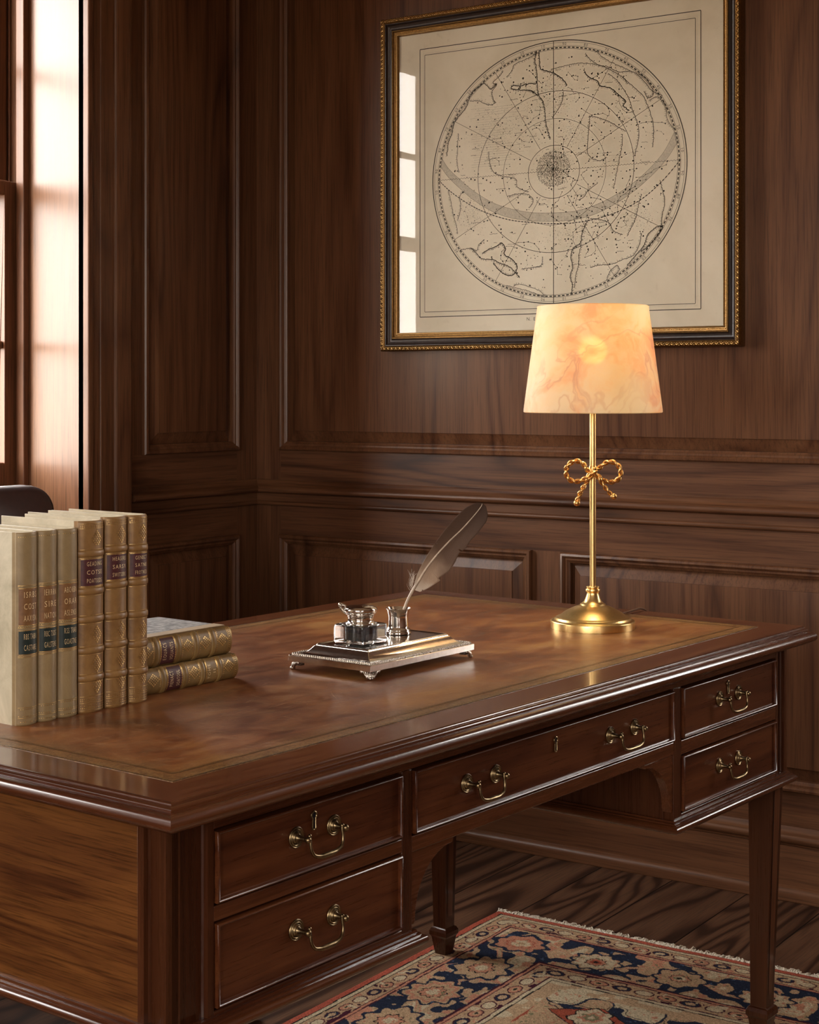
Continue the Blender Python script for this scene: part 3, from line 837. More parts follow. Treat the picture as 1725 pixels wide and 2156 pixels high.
GV = 'upright antique books on the left of the desk'
yb = .430
trio1 = [(.1455, .0330, ['ISRBS', 'COST', 'AAXISN'], ['RBS TABN', 'CASTARE']), (.1795, .0320, ['IERRRN', 'SIRE', 'NATION'], ['RBC TSOG', 'GALSTENE']), (.2125, .0345, ['ABORBN', 'ORAR', 'ASLENSI'], ['RSS TRAR', 'GOASTNE'])]
lab1 = ['vellum-backed book with dark green label at the left end of the upright row',
        'narrow vellum-backed book with dark green label, in the middle of the three green-labelled ones',
        'vellum-backed book with dark green label, standing against the taller tan books']
H1 = .2518
for k, (u0, t, r1, r2) in enumerate(trio1):
    zz = lambda p: H1 * (1 - p)
    ln = dict(bands=[], labels=[(H1 - .1215, H1 - .0725, tan_label, r1), (H1 - .1595, H1 - .1275, green_label, r2)], loz=[],
              rules=[H1 - .0705, H1 - .0690, H1 - .1245, H1 - .1615, H1 - .163, .0235, .010], dots=[H1 - .1232, .0215, .0125, .0050, H1 - .006])
    book('antique_book', lab1[k], 'book', GV, t, H1, .165, 'v', ln, vellum_sp, vellum_m, D(u0, yb), DA, seed=k, B=.0095)
trio2 = [(.2480, .0440, .2600, ['GEADING', 'COTSE', 'POATSEDS']), (.2950, .0395, .2625, ['HEASERS', 'SARSY', 'SWITSERS']), (.3375, .0355, .2625, ['GENECT', 'SATNE', 'FROTNED'])]
lab2 = ['widest tan calf book with oxblood label and raised bands, next to the vellum-backed books',
        'tan calf book with oxblood label, in the middle of the three banded ones',
        'slimmest upright tan calf book with oxblood label, right beside the lying books']
for k, (u0, t, h, r1) in enumerate(trio2):
    b = [h * f for f in (.785, .655, .520, .385, .235)]
    b = [h - .0445, h - .0955, h - .1335, h - .1755, h - .213] if k == 0 else ([h - .0440, h - .0935, h - .1370, h - .1750, h - .2165] if k == 1 else [h - .0460, h - .0935, h - .1385, h - .180, h - .2180])
    ln = dict(bands=b, labels=[(b[1] + .0068, b[0] - .0068, red_label, r1)], loz=[h - .0245, (b[2] + b[3]) / 2, (b[3] + b[4]) / 2, (b[4] + .022) / 2 + .003],
              rules=[h - .0105, h - .0040, .0225, .0135, .0035] + [x + .0055 for x in b] + [x - .006 for x in b], dots=[h - .0065, h - .0085, .0190, .0165, .0100, .0070])
    book('antique_book', lab2[k], 'book', GV, t, h, .172, 'c', ln, calf_m, vellum_m, D(u0, yb - .002), DA, seed=10 + k, B=.0100)
# the two lying books
H3 = .196
for k, (u1, z0, t, v0, lb) in enumerate([(.5765, TOP, .0375, .452, 'brown-gold calf book lying flat on the leather, under another lying book'), (.5690, TOP + .0378, .0415, .458, 'brown-gold calf book with grey marbled sides, lying on top of the other flat book')]):
    b = [.155, .112, .076, .040]
    ln = dict(bands=b, labels=[(b[1] + .0068, b[0] - .0068, red_label, ['EOUACS', 'IOUANTS'] if k else ['PIENACT', 'SOATOUL'])],
              loz=[.176, .094, .058, .022] if k else [.176, .094, .022], rules=[.002, .004, .010, .192] + [x + .0055 for x in b] + [x + .0072 for x in b] + [x - .006 for x in b], dots=[.0070, .0078] + [x - .0075 for x in b] + [x + .0082 for x in b])
    if not k: ln['labels'].append((.046, .070, olive_calf, ['TOME', 'II']))
    o = book('antique_book', lb, 'book', 'two antique books lying flat', t, H3, .162, 'f', ln, olive_calf, marble_m, D(u1, v0, z0), DA, lying=True, seed=20 + k, B=.0100)
    # pale leather strip where the spine leather turns over the top board
    mb = MB(); mb.box(t - .0003, t + .0007, .0175, .040, .0005, H3 - .0005)
    mb.build('board_edge', simple('pale leather joint', (.46, .33, .20), .5, nscale=60, var=.12), o)

# ------------------------------------------------------------------ inkstand
ink = empty('inkstand', D(.6800, .2780), DA, 'rectangular silver inkstand with stepped edges on four shell feet', 'inkstand')
TX, TY = .268, .167
mb = MB()
tray = [(.004, .0130), (0, .0132), (0, .0222), (.0012, .0232), (.0075, .0232), (.0085, .0240), (.0120, .0245), (.0165, .0256), (.0210, .0280), (.0250, .0320), (.0275, .0352), (.0290, .0366), (.0305, .0370), (.0315, .0390), (.0330, .0400), (.0350, .0399), (.0360, .0390)]
rg = []
def rr(d, h, rc=.0012, x0=0, y0=0, x1=TX, y1=TY, k=3):
    p = []
    for cx, cy, a0 in ((x1 - d - rc, y1 - d - rc, 0), (x0 + d + rc, y1 - d - rc, 90), (x0 + d + rc, y0 + d + rc, 180), (x1 - d - rc, y0 + d + rc, 270)):
        for i in range(k + 1):
            a = R(a0 + 90 * i / k); p.append((cx + rc * math.cos(a), cy + rc * math.sin(a), h))
    return p
mb.loft([rr(d, h) for d, h in tray], True, True)
mb.build('tray', silver, ink, smooth=40)
mb = MB()
d = .0045
def along(x0, y0, x1, y1, n, f):
    for k in range(n):
        t = (k + .5) / n; f(x0 + (x1 - x0) * t, y0 + (y1 - y0) * t, k)
def gad(x, y, k):
    mb.ball((x, y, .0240), .0026, 8, 5, 0, (.85, .85, 1.0))
for a in ((d, d, TX - d, d), (d, TY - d, TX - d, TY - d)): along(*a, 60, gad)
for a in ((d, d, d, TY - d), (TX - d, d, TX - d, TY - d)): along(*a, 37, gad)
mb.build('beaded_rim', silver_ox, ink, smooth=60)
for fx, fy, sx, sy in ((.012, .012, -1, -1), (TX - .012, .012, 1, -1), (.012, TY - .012, -1, 1), (TX - .012, TY - .012, 1, 1)):
    mb = MB()
    dv = Vector((sx, sy, 0)).normalized(); sd = Vector((-dv.y, dv.x, 0))
    for k in range(-3, 4):
        t = k / 3
        p0 = Vector((fx, fy, .0142)) + sd * (.0115 * t) + dv * (.005 - .003 * abs(t)); p3 = Vector((fx, fy, .0022)) + sd * (.0040 * t) + dv * (.010 - .002 * abs(t))
        pts = []
        for i in range(7):
            q = i / 6; p = p0.lerp(p3, q) + dv * (.0025 * math.sin(q * PI)); pts.append(tuple(p))
        mb.tube(pts, [.0013 + .0009 * math.sin(min(1, i / 5) * PI / 2) for i in range(7)], 7)
    e = Vector((fx, fy, .0026)) + dv * .0105; mb.ball(tuple(e), .0026, 10, 7, 0, (1.5, 1.5, 1))
    for s in (-1, 1):
        e = Vector((fx, fy, .0118)) + sd * s * .0125 + dv * .002; mb.ball(tuple(e), .0030, 8, 6)
    mb.box(fx - .006, fx + .006, fy - .006, fy + .006, .006, .0135)
    mb.build('foot', silver_ox, ink, smooth=60)

# inkwell
TZ = TOP + .0399
iw = empty('inkwell', D(.762, .366, TZ), DA, 'square cut-glass inkwell with a hinged round silver lid, standing on the silver inkstand', 'inkwell')
mb = MB(); g = .0315
mb.loft([rr(dd, h, rc, -g, -g, g, g, 4) for dd, h, rc in ((.0022, .0003, .004), (.0003, .0022, .0055), (0, .004, .006), (0, .0262, .006), (.0008, .0285, .006), (.0030, .0296, .006), (.012, .0298, .006))])
mb.build('glass_block', crystal, iw, smooth=40)
mb = MB(); mb.lathe([(.0165, .0050), (.0190, .0065), (.0193, .0245), (.0180, .0258)], 40); mb.build('ink', ink_m, iw, smooth=40)
mb = MB(); mb.lathe([(.0236, .0297), (.0236, .0312), (.0222, .0322), (.0205, .0330), (.0198, .0350), (.0196, .0385), (.0204, .0405), (.0212, .0415), (.0212, .0432), (.0222, .0440), (.0234, .0450), (.0232, .0462), (.0248, .0475), (.0262, .0492), (.0268, .0515), (.0262, .0538),
                     (.0246, .0550), (.0232, .0552), (.0226, .0558), (.0200, .0568), (.0120, .0580), (.0050, .0584), (.0005, .0585)], 48); mb.build('lid', silver, iw, smooth=60)
mb = MB()
hd = (-CR.x * DU.x - CR.y * DU.y, -CR.x * DV.x - CR.y * DV.y)
hv = Vector((hd[0], hd[1], 0))
mb.tube([tuple(hv * r + Vector((0, 0, z))) for r, z in ((.0205, .044), (.0262, .0478), (.0305, .0530), (.0325, .0575), (.0322, .0590))], [.0016, .0022, .0024, .0024, .0022], 8)
mb.ball(tuple(hv * .0320 + Vector((0, 0, .0590))), .0036, 10, 7); mb.tube([tuple(hv * r + Vector((0, 0, z))) for r, z in ((.0320, .0598), (.0270, .0585), (.0235, .0562))], .0022, 8)
mb.build('lid_hinge', silver_ox, iw, smooth=60)

# pen cup
cup = D(.871, .376, TZ)
cu = empty('quill_cup', cup, DA, 'small silver quill cup standing on the inkstand behind the glass inkwell', 'cup')
mb = MB(); mb.lathe([(.0208, 0), (.0212, .0015), (.0208, .0040), (.0196, .0050), (.0200, .0062), (.0196, .0075), (.0172, .0095), (.0162, .0125), (.0160, .0260), (.0165, .0305), (.0176, .0318), (.0172, .0330), (.0182, .0350), (.0190, .0385), (.0204, .0400), (.0206, .0412), (.0196, .0414),
                     (.0188, .0395), (.0150, .0340), (.0145, .0080), (.0005, .0070)], 48, cap0=True, cap1=True); mb.build('cup_body', silver, cu, smooth=60)

# quill
qroot = empty('quill_pen', cup, math.atan2(CR.y, CR.x), 'brown and cream feather quill leaning out of the silver quill cup', 'quill')
k_ = .000775
def Q(px, py): return ((px - 840) * k_, 0, (1334 - py) * k_)
def crm(pts, m=6):
    P = []
    for i in range(len(pts) - 1):
        p0, p1, p2, p3 = (Vector(pts[max(0, min(len(pts) - 1, i + d))]) for d in (-1, 0, 1, 2))
        for k in range(m):
            t = k / m; P.append(.5 * ((2 * p1) + (p2 - p0) * t + (2 * p0 - 5 * p1 + 4 * p2 - p3) * t * t + (3 * p1 - p0 - 3 * p2 + p3) * t ** 3))
    P.append(Vector(pts[-1])); return P
shaft_px = [(838, 1312), (850, 1289), (861, 1262), (873, 1240), (884, 1222), (900, 1196), (922, 1168), (948, 1140), (975, 1114), (1000, 1086), (1014, 1068), (1017, 1061)]
sh = crm([Q(*p) for p in shaft_px], 5)
mb = MB(); n_ = len(sh)
mb.tube([(p.x, -.0006, p.z) for p in sh], [(.0023 if i < n_ * .22 else .0023 * (1 - (i / n_ - .22) / .78) ** 1.0 + .0003) for i in range(n_)], 8)
mb.build('shaft', shaft_m, qroot, smooth=60)
# vane outlines (picture-measured distances either side of the shaft, metres)
up_px = [(872, 1238), (876, 1222), (882, 1205), (895, 1180), (912, 1152), (935, 1120), (958, 1093), (978, 1073), (995, 1063), (1008, 1059), (1016, 1060)]
dn_px = [(874, 1243), (886, 1247), (905, 1238), (929, 1222), (922, 1219), (948, 1202), (960, 1183), (968, 1165), (985, 1152), (990, 1141), (1008, 1122), (1026, 1098), (1029, 1085), (1025, 1066), (1018, 1060)]
vane_sh = crm([Q(*p) for p in shaft_px[3:]], 8)
def resample(pts, m):
    L = [0]
    for a, b in zip(pts, pts[1:]): L.append(L[-1] + (b - a).length)
    out = []
    for k in range(m):
        t = L[-1] * k / (m - 1); i = 0
        while i < len(L) - 2 and L[i + 1] < t: i += 1
        f = (t - L[i]) / max(1e-9, L[i + 1] - L[i]); out.append(pts[i].lerp(pts[i + 1], min(1, f)))
    return out
Mv = 110; W_ = 10
A_ = resample(vane_sh, Mv)
mbv = []; fac = []; al = []; bb = []
for side, px in ((1, up_px), (-1, dn_px)):
    E_ = resample(crm([Q(*p) for p in px], 6) if side == 1 else [Vector(Q(*p)) for p in px], Mv)
    o0 = len(mbv)
    for i in range(Mv):
        for j in range(W_ + 1):
            w = j / W_; a = A_[i]; e = E_[min(Mv - 1, i)]
            p = a.lerp(e, w)
            curl = -.006 * w * w * (1 if side == -1 else .6) * math.sin(PI * i / Mv) + random.gauss(0, .00008)
            mbv.append((p.x, curl + (.0004 if side == 1 else 0), p.z)); al.append(i / Mv); bb.append(i / Mv + w * .12)
    for i in range(Mv - 1):
        if random.random() < .03 and i < 100:
            jmax = W_ - random.choice([0, 1, 2])
        else: jmax = W_
        for j in range(jmax):
            a = o0 + i * (W_ + 1) + j; fac.append((a, a + 1, a + W_ + 2, a + W_ + 1))
me = bpy.data.meshes.new('vane'); me.from_pydata(mbv, [], fac); me.materials.append(feather_m)
a1 = me.attributes.new('along', 'FLOAT', 'POINT'); a1.data.foreach_set('value', al)
a2 = me.attributes.new('barb', 'FLOAT', 'POINT'); a2.data.foreach_set('value', bb)
me.polygons.foreach_set('use_smooth', [True] * len(me.polygons))
vo = bpy.data.objects.new('vane', me); COL.objects.link(vo); vo.parent = qroot
sm = vo.modifiers.new('s', 'SOLIDIFY'); sm.thickness = .0003
mb = MB(); random.seed(3)
for k in range(46):
    t = random.random(); b = Vector(Q(868 + 6 * t, 1246 - 30 * t)); L = random.uniform(.008, .016); an = R(random.uniform(95, 165))
    pts = []
    for i in range(5):
        q = i / 4; pts.append((b.x + math.cos(an - q * .5) * L * q, random.gauss(-.001, .0006), b.z + math.sin(an - q * .9) * L * q))
    mb.tube(pts, [.00022, .0002, .00018, .00014, .0001], 4)
mb.build('afterfeather', simple('downy barbs', (.66, .56, .46), .7, nscale=50), qroot, smooth=60)

# ------------------------------------------------------------------ lamp
LP = D(1.350, .297)
lamp = empty('table_lamp', LP, math.atan2(CR.y, CR.x), 'lit brass table lamp with a veined alabaster shade and rope bow', 'lamp')
mb = MB()
mb.lathe([(.0770, 0), (.0772, .0015), (.0772, .0125), (.0758, .0145), (.0720, .0150), (.0700, .0160), (.0690, .0190), (.0670, .0200), (.0640, .0206), (.0610, .0225), (.0520, .0290), (.0420, .0345), (.0330, .0385), (.0262, .0408),
          (.0238, .0420), (.0232, .0440), (.0205, .0455), (.0165, .0490), (.0138, .0540), (.0118, .0600), (.0106, .0640), (.0112, .0650), (.0132, .0665), (.0138, .0690), (.0130, .0715), (.0112, .0722), (.0114, .0732), (.0122, .0745), (.0118, .0760), (.0062, .0765)], 96)
mb.build('base', brass, lamp, smooth=50)
mb = MB(); mb.lathe([(.0058, .0750), (.0058, .455), (.0040, .456)], 32); mb.build('pole', brass, lamp, smooth=50)
mb = MB(); mb.lathe([(.0090, .452), (.0140, .455), (.0140, .490), (.0110, .492)], 24); mb.build('bulb_socket', brass, lamp, smooth=50)
ZB, ZT = .3952, .5912
rb, rt, th = .1272, .1022, .0035
mb = MB(); mb.lathe([(rb - th, ZB + .0008), (rb - th * .5, ZB), (rb, ZB + .0012), (rb - .0002, ZB + .006), (rt + .0002, ZT - .006), (rt, ZT - .0012), (rt - th * .5, ZT), (rt - th, ZT - .0008), (rb - th, ZB + .0008)], 96, cap0=False, cap1=False)
sho = mb.build('lamp_shade', shade_m, lamp, smooth=50)
mb = MB(); mb.ball((0, 0, .508), .024, 20, 14, 0, (1, 1, 1.15)); mb.build('bulb', bulb_m, lamp, smooth=60)
# spider that carries the shade
mb = MB()
for k in range(3):
    a = k * 2 * PI / 3 + .4; mb.tube([(0, 0, .560), (math.cos(a) * (rt - .004), math.sin(a) * (rt - .004), .566)], .0012, 6)
mb.tube([(0, .012, .480), (0, .045, .51), (0, .045, .535), (0, .008, .560), (0, 0, .562)], .0012, 6); mb.lathe([(.006, .556), (.006, .566)], 12)
mb.build('shade_carrier', brass, lamp, smooth=60)
# rope bow (x = image right, y = away from the camera)
bz = .2812
def rope(mb, pts, r, tw=240., n=6, closed=False):
    P = crm(pts, 14); L = 0; prev = P[0]; strands = [[], []]; nrm = None
    for i, p in enumerate(P):
        t = (P[min(i + 1, len(P) - 1)] - P[max(i - 1, 0)]).normalized()
        if nrm is None: nrm = t.orthogonal().normalized()
        nrm = (nrm - t * nrm.dot(t)).normalized(); b = t.cross(nrm)
        L += (p - prev).length; prev = p
        for s in range(2):
            a = L * tw + s * PI; strands[s].append(tuple(p + (nrm * math.cos(a) + b * math.sin(a)) * r * .66))
    for s in strands: mb.tube(s, r * .56, 8)
pm = .000873
def B2(px, py, y=-.009): return ((px - 1244.5) * pm, y, bz + (998 - py) * pm)
mb = MB()
rope(mb, [B2(1244, 990, -.009), B2(1232, 988), B2(1222, 974), B2(1207, 969), B2(1192, 977), B2(1187, 992), B2(1192, 1006), B2(1206, 1012), B2(1224, 1008), B2(1238, 996, -.010), B2(1246, 990, -.011)], .0042)
rope(mb, [B2(1244, 992, -.011), B2(1256, 984), B2(1270, 973), B2(1284, 971), B2(1297, 979), B2(1302, 992), B2(1298, 1006), B2(1284, 1013), B2(1266, 1010), B2(1252, 998, -.009), B2(1245, 993, -.009)], .0042)
rope(mb, [B2(1250, 985, -.013), B2(1243, 994, -.015), B2(1232, 1010, -.012), B2(1222, 1026, -.011), B2(1214, 1042), B2(1211, 1052)], .0040)
rope(mb, [B2(1242, 986, -.011), B2(1252, 1000, -.011), B2(1264, 1018, -.011), B2(1277, 1034), B2(1284, 1041)], .0038)
mb.ball(B2(1246, 990, -.012), .0062, 12, 8, 0, (.9, .9, 1.3))
mb.ball(B2(1210, 1057), .0062, 16, 10); mb.ball(B2(1287, 1043), .0062, 16, 10)
mb.lathe([(.0066, bz - .002), (.0075, bz + .003), (.0075, bz + .012), (.0066, bz + .016)], 20)
mb.build('rope_bow', gilt, lamp, smooth=60)
# flex: runs back over the desk edge
mb = MB()
inv = Matrix.Rotation(-math.atan2(CR.y, CR.x), 4, 'Z')
def toL(p): return tuple(inv @ (Vector(p) - LP))
cord = [D(1.418, .312, TOP + .010), D(1.455, .322, TOP + .0065), D(1.500, .331, TOP + .004), D(1.545, .340, TOP + .0030), D(1.585, .344, TOP + .0030), D(1.607, .345, TOP + .0035), D(1.630, .345, .768), D(1.640, .345, .750), D(1.640, .345, .73), D(1.625, .350, .70), D(1.612, .36, .64), D(1.608, .36, .53)]
mb.tube([tuple(toL(p)) for p in crm(cord, 6)], .0021, 8); mb.build('power_cord', simple('brown cloth flex', (.16, .085, .05), .7, nscale=300), lamp, smooth=60)
pl = bpy.data.lights.new('lamp_bulb_light', 'POINT'); pl.energy = 14; pl.color = (1, .85, .56); pl.shadow_soft_size = .026
plo = bpy.data.objects.new('lamp_bulb_light', pl); COL.objects.link(plo); plo.location = LP + Vector((0, 0, .472)); 
plo.location = LP + Vector((0, 0, .508))

# ------------------------------------------------------------------ framed celestial chart
pic = empty('framed_star_chart', (1.0, 0, 1.77), 0, 'large celestial chart in a black and gold frame hanging on the panelled wall', 'picture')
def PF(a, z, h): return (a - 1.0, -h, z - 1.77)
X0, X1, Z0, Z1 = .472, 1.524, 1.3125, 2.2265
mb = MB()
prof_o = [(0, .012), (0, .036), (.0012, .0405), (.004, .0435), (.010, .0440), (.0135, .0415), (.0150, .0390)]
prof_d = [(.0150, .0390), (.0165, .0390), (.0172, .0350), (.0200, .0320), (.0235, .0300), (.0275, .0288), (.0310, .0300), (.0335, .0325)]
prof_i = [(.0335, .0325), (.0345, .0350), (.0370, .0355), (.0382, .0340), (.0386, .0310), (.0410, .0300), (.0455, .0285), (.0465, .0300), (.0485, .0300), (.0495, .0280), (.0500, .0240), (.0502, .0185)]
mb.rects(prof_o, X0, X1, Z0, Z1, False, False, PF, 0); mb.rects(prof_d, X0, X1, Z0, Z1, False, False, PF, 1); mb.rects(prof_i, X0, X1, Z0, Z1, False, False, PF, 0)
mb.build('frame', [gold_dk, frame_dk], pic, smooth=40, recalc=False)
mb = MB(); random.seed(5)
def orn(x0, z0, x1, z1, n, sc):
    for k in range(n):
        t = (k + .5) / n; x = x0 + (x1 - x0) * t; z = z0 + (z1 - z0) * t
        dx, dz = (x1 - x0), (z1 - z0); L = math.hypot(dx, dz); dx /= L; dz /= L
        s = 1 if k % 2 else -1
        a = PF(x - dx * .0038 - dz * s * .0036, z - dz * .0038 + dx * s * .0036, .0438); c = PF(x, z, .0462); b = PF(x + dx * .0038 + dz * s * .0036, z + dz * .0038 - dx * s * .0036, .0438)
        mb.tube([a, c, b], [.0007 * sc, .0016 * sc, .0007 * sc], 5)
        mb.ball(PF(x + dx * .002 - dz * s * .003, z + dz * .002 + dx * s * .003, .0445), .0014 * sc, 6, 4)
dI = .0070
nx, nz = 160, 140
orn(X0 + dI, Z0 + dI, X1 - dI, Z0 + dI, nx, 1); orn(X0 + dI, Z1 - dI, X1 - dI, Z1 - dI, nx, 1); orn(X0 + dI, Z0 + dI, X0 + dI, Z1 - dI, nz, 1); orn(X1 - dI, Z0 + dI, X1 - dI, Z1 - dI, nz, 1)
mb.build('frame_ornament', gold_leaf, pic, smooth=60)
mb = MB(); dI = .0422
def bead(x, z): mb.ball(PF(x, z, .0298), .0017, 6, 4)
for k in range(250):
    t = (k + .5) / 250; bead(X0 + dI + (X1 - X0 - 2 * dI) * t, Z0 + dI); bead(X0 + dI + (X1 - X0 - 2 * dI) * t, Z1 - dI)
for k in range(215):
    t = (k + .5) / 215; bead(X0 + dI, Z0 + dI + (Z1 - Z0 - 2 * dI) * t); bead(X1 - dI, Z0 + dI + (Z1 - Z0 - 2 * dI) * t)
mb.build('frame_beading', gold_leaf, pic, smooth=60)
mb = MB(); mb.box(X0 + .004 - 1, X1 - .004 - 1, -.0185, -.0095, Z0 + .004 - 1.77, Z1 - .004 - 1.77); mb.build('backing_board', dark_wood, pic)
IN = .049
mb = MB(); mb.box(X0 + IN - 1, X1 - IN - 1, -.0200, -.0186, Z0 + IN - 1.77, Z1 - IN - 1.77); chart = mb.build('chart_sheet', paper_m, pic, smooth=0)
mb = MB(); mb.box(X0 + IN - 1, X1 - IN - 1, -.0238, -.0222, Z0 + IN - 1.77, Z1 - IN - 1.77); mb.build('picture_glass', glass_thin, pic, smooth=0)

# print
mb = MB(); YP = .0203
def rib(pts, w, mi=0, dy=0.0, closed=False):
    n = len(pts); L = []; Rr = []
    for i, p in enumerate(pts):
        if closed: a, b = pts[i - 1], pts[(i + 1) % n]
        else: a, b = pts[max(0, i - 1)], pts[min(n - 1, i + 1)]
        dx, dz = b[0] - a[0], b[1] - a[1]; l = math.hypot(dx, dz) or 1
        ww = (w[i] if isinstance(w, list) else w) / 2
        L.append(PF(p[0] - dz / l * ww, p[1] + dx / l * ww, YP + dy)); Rr.append(PF(p[0] + dz / l * ww, p[1] - dx / l * ww, YP + dy))
    m = n if closed else n - 1
    mb.add(L + Rr, [(k, (k + 1) % n, n + (k + 1) % n, n + k) for k in range(m)], mi)
CX, CZ, RX, RZ = 1.004, 1.769, .3725, .3390
def ell(r, a0=0, a1=360, n=160, cx=CX, cz=CZ): return [(cx + RX * r * math.cos(R(a0 + (a1 - a0) * k / n)), cz + RZ * r * math.sin(R(a0 + (a1 - a0) * k / n))) for k in range(n + (0 if a1 - a0 == 360 else 1))]
def box_(x0, z0, x1, z1, w, mi):
    rib([(x0, z0), (x1, z0)], w, mi); rib([(x0, z1), (x1, z1)], w, mi); rib([(x0, z0), (x0, z1)], w, mi); rib([(x1, z0), (x1, z1)], w, mi)
box_(.590, 1.4045, 1.413, 2.134, .0020, 0); box_(.6055, 1.418, 1.3985, 2.117, .0016, 1); box_(.6005, 1.4135, 1.4035, 2.122, .0005, 2)
rib(ell(1.0), .0024, 0, closed=True); rib(ell(.985), .0008, 1, closed=True); rib(ell(.955), .0009, 0, closed=True); rib(ell(.935), .0009, 0, closed=True)
for k in range(0, 180): rib(ell(.945, k * 2, k * 2 + 1.25, 2), .0032, 0)
for r in (.202, .405, .615): rib(ell(r, cx=1.004, cz=1.770), .0013 if r != .405 else .0009, 0, closed=True)
rib([(1.004, CZ - RZ), (1.004, CZ + RZ)], .0018, 0)
for a in range(30, 360, 30):
    if a in (90, 180, 270): continue
    rib([(CX + RX * .21 * math.cos(R(a)), CZ + RZ * .21 * math.sin(R(a))), (CX + RX * .94 * math.cos(R(a)), CZ + RZ * .94 * math.sin(R(a)))], .0010, 0)
def dense(pts, m=8): return [(p.x, p.y) for p in crm([(a, b, 0) for a, b in pts], m)]
def dashed(pts, w, on, mi=0):
    P = dense(pts, 14)
    for i in range(0, len(P) - 1, 2): rib(P[i:i + 2], w, mi)
hz_ = [(.650 + .0085 * k, 1.7735) for k in range(84)]
for k in range(0, 168): rib([(.650 + .00424 * k, 1.7728 + (.0009 if k % 2 else -.0005)), (.650 + .00424 * (k + .62), 1.7728 + (.0009 if k % 2 else -.0005))], .0014, 0)
ecl = [(.65, 1.774), (.689, 1.74), (.746, 1.703), (.802, 1.676), (.87, 1.654), (.937, 1.643), (1.005, 1.636), (1.068, 1.635), (1.132, 1.642), (1.195, 1.658), (1.257, 1.685), (1.311, 1.725), (1.36, 1.774)]
rib(dense(ecl), .0008, 0); dashed(ecl, .0024, 1)
bu = dense([(.661, 1.832), (.682, 1.803), (.718, 1.771), (.76, 1.738), (.815, 1.705), (.87, 1.684), (.937, 1.669), (1.005, 1.664), (1.068, 1.665), (1.132, 1.679), (1.195, 1.705), (1.257, 1.743), (1.311, 1.792), (1.344, 1.845)])
bl = dense([(.655, 1.812), (.682, 1.779), (.718, 1.747), (.76, 1.714), (.815, 1.681), (.87, 1.66), (.937, 1.647), (1.005, 1.642), (1.068, 1.643), (1.132, 1.656), (1.195, 1.683), (1.257, 1.721), (1.317, 1.772), (1.354, 1.821)])
nb = len(bu); mb.add([PF(a, b, YP - .0001) for a, b in bu] + [PF(a, b, YP - .0001) for a, b in bl], [(k, k + 1, nb + k + 1, nb + k) for k in range(nb - 1)], 2)
rib(bu, .0007, 1); rib(bl, .0007, 1)
